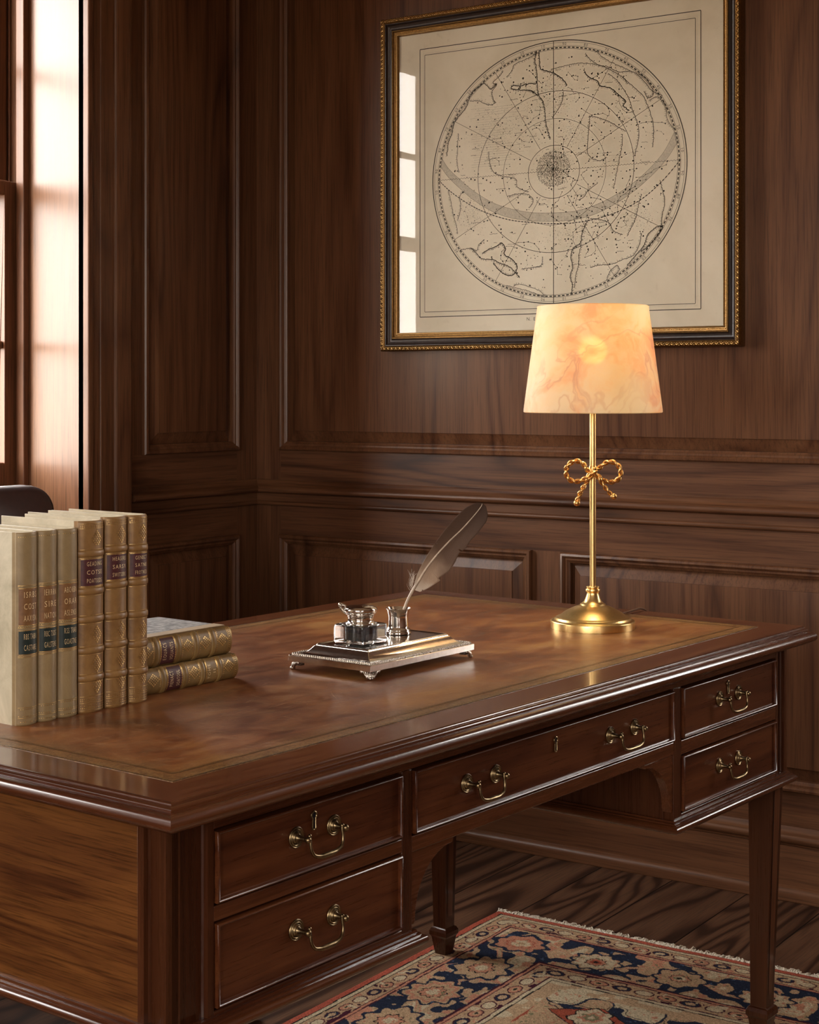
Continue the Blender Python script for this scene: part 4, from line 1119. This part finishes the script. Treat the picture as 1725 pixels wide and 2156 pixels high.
POLY = [
[(.955,2.084),(.949,2.069),(.952,2.047),(.955,2.021),(.956,1.991),(.961,1.971),(.972,1.955),(.978,1.934),(.98,1.905),(.987,1.878),(.994,1.855)],
[(.961,2.084),(.963,2.063),(.967,2.04),(.997,2.028),(1.013,2.02),(1.033,2.004),(1.044,1.988)],
[(.951,2.002),(.931,2.006),(.907,2.002),(.884,2.005),(.878,1.998),(.897,1.993),(.931,1.988),(.945,1.983),(.957,1.971)],
[(.833,2.016),(.815,2.003),(.795,2.02),(.781,2.014),(.76,2.003),(.746,1.983),(.739,1.963),(.714,1.939),(.7,1.922),(.693,1.896),(.682,1.873),(.677,1.837)],
[(.853,2.047),(.843,2.036),(.822,2.02),(.833,2.013),(.819,1.997),(.822,1.976),(.829,1.966),(.808,1.962),(.781,1.974),(.749,1.979)],
[(.863,2.03),(.878,2.043),(.887,2.06),(.914,2.068),(.937,2.075),(.951,2.082)],
[(.997,2.036),(1.023,2.039),(1.055,2.042),(1.088,2.042),(1.123,2.034),(1.151,2.025),(1.179,2.008),(1.201,1.994),(1.214,1.976)],
[(1.097,2.065),(1.11,2.049),(1.132,2.033),(1.164,2.023),(1.189,2.009),(1.226,2.005),(1.244,1.995),(1.263,1.974),(1.281,1.952),(1.311,1.935)],
[(1.094,2.02),(1.107,2.004),(1.132,1.99),(1.139,1.978),(1.167,1.97),(1.183,1.957),(1.201,1.941),(1.21,1.931),(1.204,1.921),(1.22,1.908)],
[(1.123,2.071),(1.145,2.051),(1.17,2.034),(1.201,2.019),(1.226,2.005)],
[(1.161,2.007),(1.186,1.987),(1.204,1.963),(1.22,1.936),(1.229,1.907),(1.241,1.881),(1.247,1.852),(1.244,1.825),(1.235,1.792)],
[(1.201,1.994),(1.226,1.972),(1.257,1.941),(1.272,1.911),(1.284,1.877),(1.287,1.843),(1.284,1.81)],
[(1.275,1.928),(1.293,1.934),(1.311,1.924),(1.32,1.907),(1.323,1.879),(1.335,1.858),(1.344,1.852)],
[(1.247,1.997),(1.266,1.984),(1.278,1.966),(1.287,1.943),(1.272,1.934),(1.26,1.952)],
[(.714,1.894),(.711,1.858),(.709,1.816),(.716,1.789)],
[(.753,1.584),(.767,1.574),(.788,1.555),(.822,1.551),(.843,1.541),(.87,1.531),(.89,1.515),(.904,1.5)],
[(.718,1.582),(.753,1.585),(.77,1.577),(.779,1.594),(.795,1.605)],
[(.788,1.57),(.808,1.579),(.833,1.586),(.848,1.594),(.86,1.578),(.856,1.564),(.877,1.551),(.894,1.533),(.89,1.513),(.87,1.507),(.843,1.52),(.822,1.542)],
[(1.055,1.454),(1.059,1.474),(1.052,1.498),(1.059,1.52),(1.055,1.549),(1.062,1.571),(1.081,1.582),(1.088,1.61),(1.104,1.641)],
[(1.065,1.468),(1.068,1.497),(1.076,1.525),(1.078,1.554),(1.084,1.579)],
[(1.157,1.485),(1.167,1.507),(1.186,1.52),(1.192,1.509),(1.176,1.493)],
[(1.214,1.519),(1.235,1.541),(1.26,1.567),(1.272,1.595),(1.299,1.613),(1.311,1.609),(1.296,1.588),(1.275,1.567),(1.251,1.551)],
[(1.254,1.598),(1.247,1.568),(1.232,1.544),(1.201,1.534),(1.17,1.524),(1.132,1.523),(1.11,1.518)],
[(1.305,1.726),(1.311,1.703),(1.317,1.675),(1.311,1.642),(1.308,1.615)],
[(.682,1.746),(.689,1.716),(.697,1.679),(.707,1.649),(.711,1.625)],
[(.732,1.737),(.718,1.726),(.721,1.696),(.711,1.66)],
[(1.254,1.696),(1.244,1.663),(1.238,1.636),(1.226,1.614),(1.214,1.592)],
[(.863,1.481),(.904,1.471),(.937,1.462),(.977,1.448),(.957,1.466),(.904,1.483),(.884,1.478)],
[(1.11,1.643),(1.135,1.639),(1.164,1.629),(1.176,1.608),(1.201,1.598)],
[(.911,1.523),(.937,1.525),(.967,1.53),(.971,1.553)],
[(1.201,1.851),(1.2,1.823),(1.192,1.784),(1.183,1.746),(1.176,1.715)],
[(1.11,1.904),(1.107,1.876),(1.104,1.848),(1.104,1.808),(1.132,1.789),(1.157,1.796)],
[(.808,1.838),(.812,1.808),(.822,1.784),(.85,1.77),(.89,1.761),(.897,1.737),(.931,1.723)],
[(.87,1.716),(.897,1.72),(.931,1.715),(.944,1.699),(.931,1.68)],
[(1.107,1.905),(1.139,1.896),(1.164,1.885),(1.189,1.869),(1.214,1.855)],
[(1.033,1.975),(1.03,1.952),(1.017,1.93),(1.0,1.909)],
[(1.132,1.732),(1.107,1.717),(1.094,1.701),(1.078,1.691)]]
random.seed(11)
for pi, p in enumerate(POLY):
    P = dense(p, 10); Pj = [(a + random.gauss(0, .0006), b + random.gauss(0, .0006)) for a, b in P]
    heavy = pi in (0, 1, 2, 3, 8, 15, 17, 18, 21)
    rib(Pj, .0023 if heavy else .0014, 0 if pi % 3 else 1)
    for i in range(0, len(Pj) - 1):
        for q in range(4 if heavy else 2):
            if random.random() < .35: continue
            a, b = Pj[i], Pj[i + 1]; dx, dz = b[0] - a[0], b[1] - a[1]; l = math.hypot(dx, dz) or 1; L = random.uniform(.002, .006)
            rib([a, (a[0] + dz / l * L, a[1] - dx / l * L + random.gauss(0, .0006))], .0006, 1)
def disc(x, z, r, mi=0, n=7): mb.add([PF(x + r * math.cos(2 * PI * k / n), z + r * math.sin(2 * PI * k / n), YP + .0002) for k in range(n)], [tuple(range(n))], mi)
def inside(x, z, m=.9): return ((x - CX) / RX) ** 2 + ((z - CZ) / RZ) ** 2 < m * m
for k in range(560):
    a = random.uniform(0, 2 * PI); r = math.sqrt(random.random()) * .88; x, z = CX + RX * r * math.cos(a), CZ + RZ * r * math.sin(a)
    disc(x, z, random.choice([.0010, .0012, .0014, .0018, .0024]), 0 if random.random() < .7 else 1)
for k in range(2600):
    a = random.uniform(0, 2 * PI); r = min(1.2, abs(random.gauss(0, .62)) if random.random() < .2 else math.sqrt(random.random())); disc(1.003 + .050 * r * math.cos(a), 1.778 + .047 * r * math.sin(a), random.uniform(.0005, .0010), 0 if k % 3 else 1, 4)
# constellation chains
for k in range(64):
    a = random.uniform(0, 2 * PI); r = random.uniform(.25, .75); x, z = CX + RX * r * math.cos(a), CZ + RZ * r * math.sin(a); ch = [(x, z)]
    an = random.uniform(0, 2 * PI)
    for q in range(random.randint(3, 7)):
        an += random.gauss(0, .7); st = random.uniform(.008, .02); x += math.cos(an) * st; z += math.sin(an) * st
        if inside(x, z): ch.append((x, z))
    if len(ch) > 1:
        if k % 2: rib(ch, .0009, 1)
        else:
            for p0, p1 in zip(ch, ch[1:]):
                for t in range(4): disc(p0[0] + (p1[0] - p0[0]) * t / 4, p0[1] + (p1[1] - p0[1]) * t / 4, .0007, 0, 4)
        for p in ch: disc(p[0], p[1], random.choice([.0010, .0014, .0020]), 0)
# tiny illegible captions and stippled areas
def scribble(x, z, L, h, mi=0):
    n = int(L / .0011); pts = []
    for k in range(n): pts.append((x + k * .0011, z + random.choice([-.5, -.2, .1, .5]) * h))
    if n > 1: rib(pts, .0008, mi)
for k in range(90):
    a = random.uniform(0, 2 * PI); r = math.sqrt(random.random()) * .8; scribble(CX + RX * r * math.cos(a), CZ + RZ * r * math.sin(a), random.uniform(.008, .028), .0022, 0 if k % 2 else 1)
for cx, cz, wx, wz, n in ((.845, 1.90, .085, .06, 520), (.76, 1.68, .05, .045, 260), (1.05, 1.60, .07, .03, 260), (1.0, 1.965, .06, .04, 320), (1.06, 1.86, .05, .05, 300), (1.24, 1.64, .04, .03, 160)):
    for k in range(n):
        x, z = random.gauss(cx, wx * .6), random.gauss(cz, wz * .6)
        if inside(x, z): disc(x, z, random.uniform(.0005, .0009), 1, 4)
for k in range(26):
    z = 1.80 + k * .0062; x = .75 + random.uniform(0, .03); L = random.uniform(.06, .16)
    q = x
    while q < x + L: rib([(q, z), (q + .003, z)], .0004, 1); q += .0045
for k in range(36):
    a = k * 10 + 5; c = ((CX + RX * .97 * math.cos(R(a))), (CZ + RZ * .97 * math.sin(R(a))))
    v, f = text2d(str([10, 20, 30, 40, 50, 60, 70, 80, 90][k % 9]), .0105); ca, sa = math.cos(R(a - 90)), math.sin(R(a - 90))
    mb.add([PF(c[0] + x * ca - y * sa, c[1] + x * sa + y * ca, YP + .0001) for x, y in v], f, 0)
v, f = text2d('N. Elon D. Flamst.', .0125)
mb.add([PF(.983 + x, 1.391 + y, YP) for x, y in v], f, 0)
mb.build('print', [ink_dk, ink_md, ink_lt], chart, smooth=0, recalc=False)

# ------------------------------------------------------------------ chair behind the desk
CHO = D(.775, 1.175, 0)
BX, BY = .030, -.060
chair = empty('desk_chair', CHO, DA, 'dark brown leather swivel chair tucked in behind the desk', 'chair')
def pad(mb, w, t, z0, z1, y, curve=.03, rc=.06, nx=16):
    # rounded upholstered slab, front facing -y
    prof = []
    def outline(ins):
        pts = []; rr_ = max(.004, rc - ins); hw = w / 2 - ins; a, b = z0 + ins, z1 - ins
        for cx, cz, a0 in ((hw - rr_, b - rr_, 0), (-hw + rr_, b - rr_, 90), (-hw + rr_, a + rr_, 180), (hw - rr_, a + rr_, 270)):
            for i in range(9): q = R(a0 + 90 * i / 8); pts.append((cx + rr_ * math.cos(q), cz + rr_ * math.sin(q)))
        return pts
    rg = []
    for ins, h in ((.05, -t * .5), (.014, -t * .46), (.003, -t * .34), (0, -t * .15), (0, t * .15), (.003, t * .34), (.014, t * .46), (.05, t * .5)):
        rg.append([(x, y + h + curve * (1 - (2 * x / w) ** 2) + .16 * (z - z0) * (1 if True else 0), z) for x, z in outline(ins)])
    mb.loft(rg)
mb = MB(); pad(mb, .50, .075, .56, 1.008, .200, .020, .050); mb.build('backrest', brown_lea, chair, smooth=60)
mb = MB()
def cush(hw, hd, z0, z1, rc):
    rg = []
    for ins, z in ((.03, z0), (.004, z0 + .012), (0, (z0 + z1) / 2), (.006, z1 - .018), (.05, z1), (.12, z1 + .008)):
        p = []
        for cx, cy, a0 in ((hw - rc, hd - rc, 0), (-hw + rc, hd - rc, 90), (-hw + rc, -hd + rc, 180), (hw - rc, -hd + rc, 270)):
            r_ = max(.003, rc - ins)
            for i in range(7): q = R(a0 + 90 * i / 6); p.append((cx * (1 - ins * .5) + r_ * math.cos(q) , cy * (1 - ins * .5) + r_ * math.sin(q), z))
        rg.append(p)
    mb.loft(rg)
cush(.25, .24, .40, .48, .07); mb.build('seat', brown_lea, chair, smooth=60)
mb = MB()
for s in (-1, 1): mb.tube([(s * .15, .16, .41), (s * .15, .27, .42), (s * .15, .285, .52), (s * .15, .285, .64)], .012, 10)
mb.build('back_support', dark_wood, chair, smooth=60)
mb = MB(); mb.lathe([(.035, .115), (.052, .125), (.055, .16), (.048, .195), (.030, .205), (.022, .215), (.020, .40)], 24, (BX, BY, 0)); mb.build('column', dark_wood, chair, smooth=50)
cw = simple('dark polished chair base', (.022, .009, .006), .28, coat=.5)
for k in range(5):
    a = R(-43 - 72 * k); c, s = math.cos(a), math.sin(a); mb = MB(); rg = []
    for i in range(12):
        t = i / 11; r = .045 + .287 * t; z = .165 + .02 * math.sin(t * PI) - .085 * t ** 1.6; hw = .036 - .012 * t; hh = .024 - .008 * t
        rg.append([(BX + c * r - s * q * hw, BY + s * r + c * q * hw, z + p * hh) for q, p in ((-1, -1), (1, -1), (1, .3), (.5, 1), (-.5, 1), (-1, .3))])
    mb.loft(rg); lg = mb.build('leg', cw, chair, smooth=50)
    mb = MB(); cx, cy = BX + c * .325, BY + s * .325
    mb.lathe([(.009, .050), (.009, .090)], 12, (cx, cy, 0))
    M = Matrix.Translation((cx + c * .004, cy + s * .004, .0255)) @ Matrix.Rotation(a, 4, 'Z')
    mb.M = M; mb.lathe([(.020, -.013), (.0255, -.010), (.0255, -.003), (.018, -.002), (.018, .002), (.0255, .003), (.0255, .010), (.020, .013)], 24, (0, 0, 0), 'y')
    mb.lathe([(.030, -.006), (.030, .006)], 3, (0, 0, .010), 'y') if False else None
    mb.build('caster', dark_wood, lg, smooth=50)

# ------------------------------------------------------------------ rug
rug = empty('persian_rug', (1.115, -.490, 0), 0, 'patterned red, navy and beige oriental rug with a pale fringe lying under the desk', 'rug')
RWX, RLY = 1.75, 2.25
rng = np.random.default_rng(4)
def axis_pts(total, fine, step):
    a = list(np.arange(0, fine, step)); q = fine; st = step
    while q < total: a.append(q); st = min(.01, st * 1.05); q += st
    a.append(total); return np.array(a)
gx = axis_pts(RWX, .86, .0022); gy = axis_pts(RLY, .82, .0024)
def vnoise(x, y, s, seed):
    r_ = np.random.default_rng(seed); g = r_.random((256, 256)); u = x * s + 300; v = y * s + 300
    iu = np.floor(u).astype(int); iv = np.floor(v).astype(int); fu = u - iu; fv = v - iv; fu = fu * fu * (3 - 2 * fu); fv = fv * fv * (3 - 2 * fv)
    G = lambda a, b: g[a % 256, b % 256]
    return (G(iu, iv) * (1 - fu) + G(iu + 1, iv) * fu) * (1 - fv) + (G(iu, iv + 1) * (1 - fu) + G(iu + 1, iv + 1) * fu) * fv
PX, PY = np.meshgrid(gx, gy)   # PX from left edge, PY from top edge
def rugcol(X, Y):
    Xm = np.minimum(X, RWX - X); Ym = np.minimum(Y, RLY - Y)
    wx = X + .004 * (vnoise(X, Y, 60, 1) - .5); wy = Y + .004 * (vnoise(X, Y, 60, 2) - .5)
    e = np.minimum(Xm, Ym) + .0022 * (vnoise(X, Y, 45, 3) - .5)
    top = Ym < Xm
    al = np.where(top, wx, wy)             # coordinate running along the border
    C = dict(red=(.44, .105, .065), cream=(.56, .455, .30), beige=(.48, .32, .19), sal=(.50, .225, .14), navy=(.022, .028, .050), pur=(.060, .014, .026), blk=(.020, .017, .016), rust=(.36, .085, .048), blue=(.07, .10, .16), olive=(.23, .20, .11))
    C = {k: np.array(v) for k, v in C.items()}
    out = np.zeros(X.shape + (3,)); out[:] = C['beige']
    def put(m, c): out[m] = C[c]
    # main field
    field = e > .355
    put(field, 'cream')
    n1 = vnoise(wx, wy, 13, 21); n2 = vnoise(wx, wy, 26, 22); n3 = vnoise(wx, wy, 55, 23)
    put(field & (n1 > .60), 'beige'); put(field & (abs(n1 - .60) < .022), 'navy')
    put(field & (n2 > .78) & (n1 < .6), 'sal'); put(field & (abs(n2 - .28) < .02), 'blk'); put(field & (n2 < .17), 'navy'); put(field & (n2 > .87), 'rust')
    def motif(cx, cy, R1, cols, k=8, ph=0, asp=1.0, sc=.12):
        dx = (wx - cx); dy = (wy - cy) * asp; rr_ = np.hypot(dx, dy); th_ = np.arctan2(dy, dx)
        sc_ = 1 + sc * np.cos(k * th_ + ph) + .05 * np.sin(3 * th_ + cx * 40) + .10 * (vnoise(X, Y, 90, 31) - .5)
        q = rr_ / (R1 * sc_)
        for lim, c in cols: put(q < lim, c)
        return q
    # corner cartouche in the field
    dm = abs(wx - .475) / .085 + abs(wy - .455) / .055
    put((dm < 1.08) & field, 'blk'); put((dm < 1.03) & field, 'rust')
    motif(.475, .45, .040, [(1.08, 'blk'), (.98, 'cream'), (.55, 'sal'), (.38, 'olive'), (.18, 'cream')], 7)
    motif(.43, .60, .062, [(1.06, 'navy'), (.98, 'cream'), (.55, 'beige'), (.42, 'sal'), (.24, 'navy'), (.14, 'cream')], 6, 1.)
    motif(.66, .50, .050, [(1.06, 'navy'), (.97, 'beige'), (.6, 'sal'), (.35, 'cream'), (.2, 'rust')], 6, .4, 1.3)
    motif(.60, .68, .060, [(1.06, 'rust'), (.97, 'navy'), (.85, 'beige'), (.5, 'rust'), (.3, 'cream')], 9, .4)
    # main border
    mbd = (e > .088) & (e < .246)
    put(mbd, 'navy')
    cen = .165 + .032 * np.sin(al * 2 * np.pi / .31 + .8)
    vine = abs(e - cen)
    lv = vnoise(wx, wy, 24, 41); lv2 = vnoise(wx, wy, 48, 42)
    put(mbd & (lv > .43), 'beige'); put(mbd & (lv > .66), 'cream'); put(mbd & (lv > .43) & (lv2 > .70), 'sal'); put(mbd & (lv < .43) & (lv2 > .74), 'beige')
    put(mbd & (vine < .0065), 'sal'); put(mbd & (vine < .0040), 'beige')
    for i, cx in enumerate(np.arange(.158, RWX, .186)):
        for cy in (.168, RLY - .168):
            if i == 0 and cy < 1: cols = [(1.30, 'navy'), (1.05, 'sal'), (.62, 'rust'), (.56, 'sal'), (.42, 'cream'), (.18, 'beige')]
            else: cols = [(1.30, 'navy'), (1.12, 'beige'), (1.0, 'cream' if i % 2 else 'beige'), (.52, 'blk'), (.46, 'sal'), (.30, 'rust' if i % 2 else 'cream'), (.14, 'blk')]
            sel = motif(cx, cy + (.008 if i % 2 else 0), .044 if i else .050, cols, 10 if i % 2 else 8, i, 1.15, .10)
    for i, cy in enumerate(np.arange(.340, RLY - .2, .168)):
        for cx in (.165, RWX - .165):
            cols = [(1.28, 'navy'), (1.10, 'beige'), (.98, 'sal' if i % 2 else 'beige'), (.80, 'beige'), (.55, 'blk'), (.49, 'sal'), (.28, 'cream')]
            motif(cx - (.012 if i % 2 else 0), cy, .047, cols, 9, i * 1.3, .85, .12)
    fn_ = vnoise(X, Y, 150, 91); lum = out.sum(-1); put((lum > .6) & (fn_ > .84), 'sal'); put((lum > .6) & (fn_ < .13), 'olive'); put((lum < .2) & (fn_ > .90), 'blue')
    # restore borders over motifs
    def stripe(a, b, c): put((e >= a) & (e < b), c)
    def guard(a, b, per, ph):
        m = (e >= a) & (e < b); put(m, 'beige')
        mid = (a + b) / 2; t_ = ((al + ph) % per) - per / 2; dd = e - mid
        q = np.hypot(t_ / 1.5, dd) / ((b - a) * .30); idx_ = np.floor((al + ph) / per).astype(int)
        put(m & (q < 1.0), 'pur'); put(m & (q < .82), 'sal'); put(m & (q < .45), 'beige'); put(m & (q < .25), 'blk')
        put(m & (q < .82) & (idx_ % 3 == 0), 'navy'); put(m & (q < .5) & (idx_ % 3 == 0), 'beige'); put(m & (q < .8) & (idx_ % 3 == 1), 'cream')
        n_ = vnoise(wx, wy, 70, 51); put(m & (q > 1.25) & (n_ > .72), 'sal'); put(m & (q > 1.2) & (n_ < .20), 'pur'); put(m & (n_ > .86), 'cream')
    stripe(-1, .020, 'red'); stripe(.020, .023, 'blk'); stripe(.023, .032, 'cream'); stripe(.032, .0345, 'blk')
    guard(.0345, .077, .046, 0); stripe(.077, .0795, 'pur'); stripe(.0795, .0855, 'sal'); stripe(.0855, .089, 'pur')
    stripe(.242, .248, 'pur'); stripe(.248, .254, 'sal'); stripe(.254, .257, 'pur'); guard(.257, .305, .050, .02); stripe(.305, .3085, 'pur'); stripe(.3085, .317, 'cream'); stripe(.317, .3205, 'blk')
    m = (e >= .3205) & (e < .355); put(m, 'beige'); put(m & (vnoise(wx, wy, 40, 61) > .62), 'cream')
    v_ = .72 + .56 * rng.random(X.shape); v_ *= .85 + .3 * vnoise(X, Y, 9, 71)
    return np.clip(out * v_[..., None], 0, 1)
colr = rugcol(PX, PY)
knot = .0006 * rng.random(PX.shape)
edge_lift = np.minimum(1, np.minimum(np.minimum(PX, RWX - PX), np.minimum(PY, RLY - PY)) / .006)
H = .0035 + .0045 * np.sqrt(edge_lift) + knot + .0010 * vnoise(PX, PY, 9, 77)
wav = .0045 * (vnoise(PY, PY * 0, 9, 81) - .5)
VX = PX + wav * (1 - PX / RWX) * 1.2; VY = -PY + .003 * (vnoise(PX, PX * 0, 10, 82) - .5)
ny, nx_ = PX.shape
co = np.stack([VX, VY, H], -1).reshape(-1, 3)
idx = np.arange(ny * nx_).reshape(ny, nx_)
quads = np.stack([idx[:-1, :-1], idx[1:, :-1], idx[1:, 1:], idx[:-1, 1:]], -1).reshape(-1, 4)
# skirt down to the floor
bd = np.concatenate([idx[0, :], idx[1:, -1], idx[-1, -2::-1], idx[-2:0:-1, 0]])
co2 = co[bd].copy(); co2[:, 2] = 0.0005; nb0 = len(co); co = np.concatenate([co, co2])
k = np.arange(len(bd)); k2 = (k + 1) % len(bd)
sk = np.stack([bd[k], bd[k2], nb0 + k2, nb0 + k], -1)
quads = np.concatenate([quads, sk])
me = bpy.data.meshes.new('pile')
me.vertices.add(len(co)); me.vertices.foreach_set('co', co.ravel().astype(np.float32))
me.loops.add(quads.size); me.loops.foreach_set('vertex_index', quads.ravel().astype(np.int32))
me.polygons.add(len(quads)); me.polygons.foreach_set('loop_start', (np.arange(len(quads)) * 4).astype(np.int32)); me.polygons.foreach_set('loop_total', np.full(len(quads), 4, np.int32))
me.update(calc_edges=True)
ca = me.color_attributes.new('knots', 'FLOAT_COLOR', 'POINT')
cc = np.concatenate([colr.reshape(-1, 3), colr.reshape(-1, 3)[bd]]); cc = np.concatenate([cc, np.ones((len(cc), 1))], 1)
ca.data.foreach_set('color', cc.ravel().astype(np.float32))
me.materials.append(rug_m); me.validate()
po = bpy.data.objects.new('pile', me); COL.objects.link(po); po.parent = rug
mb = MB(); random.seed(9)
for k in range(1250):
    x = RWX * (k + random.random()) / 1250; L = random.uniform(.016, .030) * (1.25 if random.random() < .1 else 1); an = R(90 + random.gauss(0, 22)); h0 = random.uniform(.002, .006)
    pts = []
    for i in range(5):
        t = i / 4; pts.append((x + math.cos(an) * L * t + .0018 * math.sin(t * 9 + k), -.002 + math.sin(an) * L * t, max(.0016, h0 + (.003 if k % 7 else .007) * math.sin(PI * t) - h0 * t * .6 + random.gauss(0, .0004))))
    mb.tube(pts, [.0012, .0013, .0013, .0013, .0011], 5)
tag(mb.build('fringe', fringe_m, rug, smooth=60), kind='stuff', label='knotted off-white cotton fringe')

# ------------------------------------------------------------------ light
w = bpy.data.worlds.new('sky'); S.world = w; w.use_nodes = True; n = w.node_tree; n.nodes.clear()
out = n.nodes.new('ShaderNodeOutputWorld'); bg = n.nodes.new('ShaderNodeBackground')
tc = n.nodes.new('ShaderNodeTexCoord'); sp = n.nodes.new('ShaderNodeSeparateXYZ'); n.links.new(tc.outputs['Generated'], sp.inputs[0])
col = ramp(n, math2(n, 'MULTIPLY_ADD', sp.outputs[2], .5, .5), [(.30, (.22, .17, .12)), (.485, (.40, .33, .25)), (.51, (1.0, .94, .86)), (.75, (1.0, .965, .93))])
n.links.new(col, bg.inputs[0]); bg.inputs[1].default_value = 15.0
n.links.new(bg.outputs[0], out.inputs[0])
def portal(name, fn, w0, w1, rot):
    l = bpy.data.lights.new(name, 'AREA'); l.shape = 'RECTANGLE'; l.size = w1 - w0; l.size_y = ZH - ZS; l.cycles.is_portal = True
    o = bpy.data.objects.new(name, l); COL.objects.link(o); p = fn((w0 + w1) / 2, (ZS + ZH) / 2, -.342); o.location = p
    o.rotation_euler = rot
for i, q in enumerate(LW): portal('portal_left', fl, *q, (0, R(-90), 0))
for i, q in enumerate(RW): portal('portal_right', fr, *q, (0, R(90), 0))
for o in bpy.data.objects:
    if o.name.startswith('portal'): o.data.size, o.data.size_y = o.data.size_y, o.data.size
for q in BW: portal('portal_back', fb, *q, (R(-90), 0, 0))
for q in FW: portal('portal_front', ffw, *q, (R(90), 0, 0))

# ------------------------------------------------------------------ camera
cam = bpy.data.cameras.new('camera'); co_ = bpy.data.objects.new('camera', cam); COL.objects.link(co_)
co_.location = CAMP; co_.rotation_euler = (R(90), 0, math.atan2(-CF.x, CF.y))
cam.sensor_fit = 'VERTICAL'; cam.sensor_height = 36; cam.lens = 3400 * 36 / 2156; cam.shift_y = -(1078 - 818) / 2156
cam.clip_start = .05
S.camera = co_
S.view_settings.view_transform = 'Standard'; S.view_settings.look = 'None'; S.view_settings.gamma = 1; S.view_settings.use_curve_mapping = False
S.view_settings.exposure = 0.76
S.cycles.use_denoising = True
S.cycles.max_bounces = 9; S.cycles.diffuse_bounces = 4; S.cycles.glossy_bounces = 4; S.cycles.transmission_bounces = 10; S.cycles.transparent_max_bounces = 12
S.cycles.caustics_reflective = False; S.cycles.caustics_refractive = True
S.cycles.sample_clamp_indirect = 6
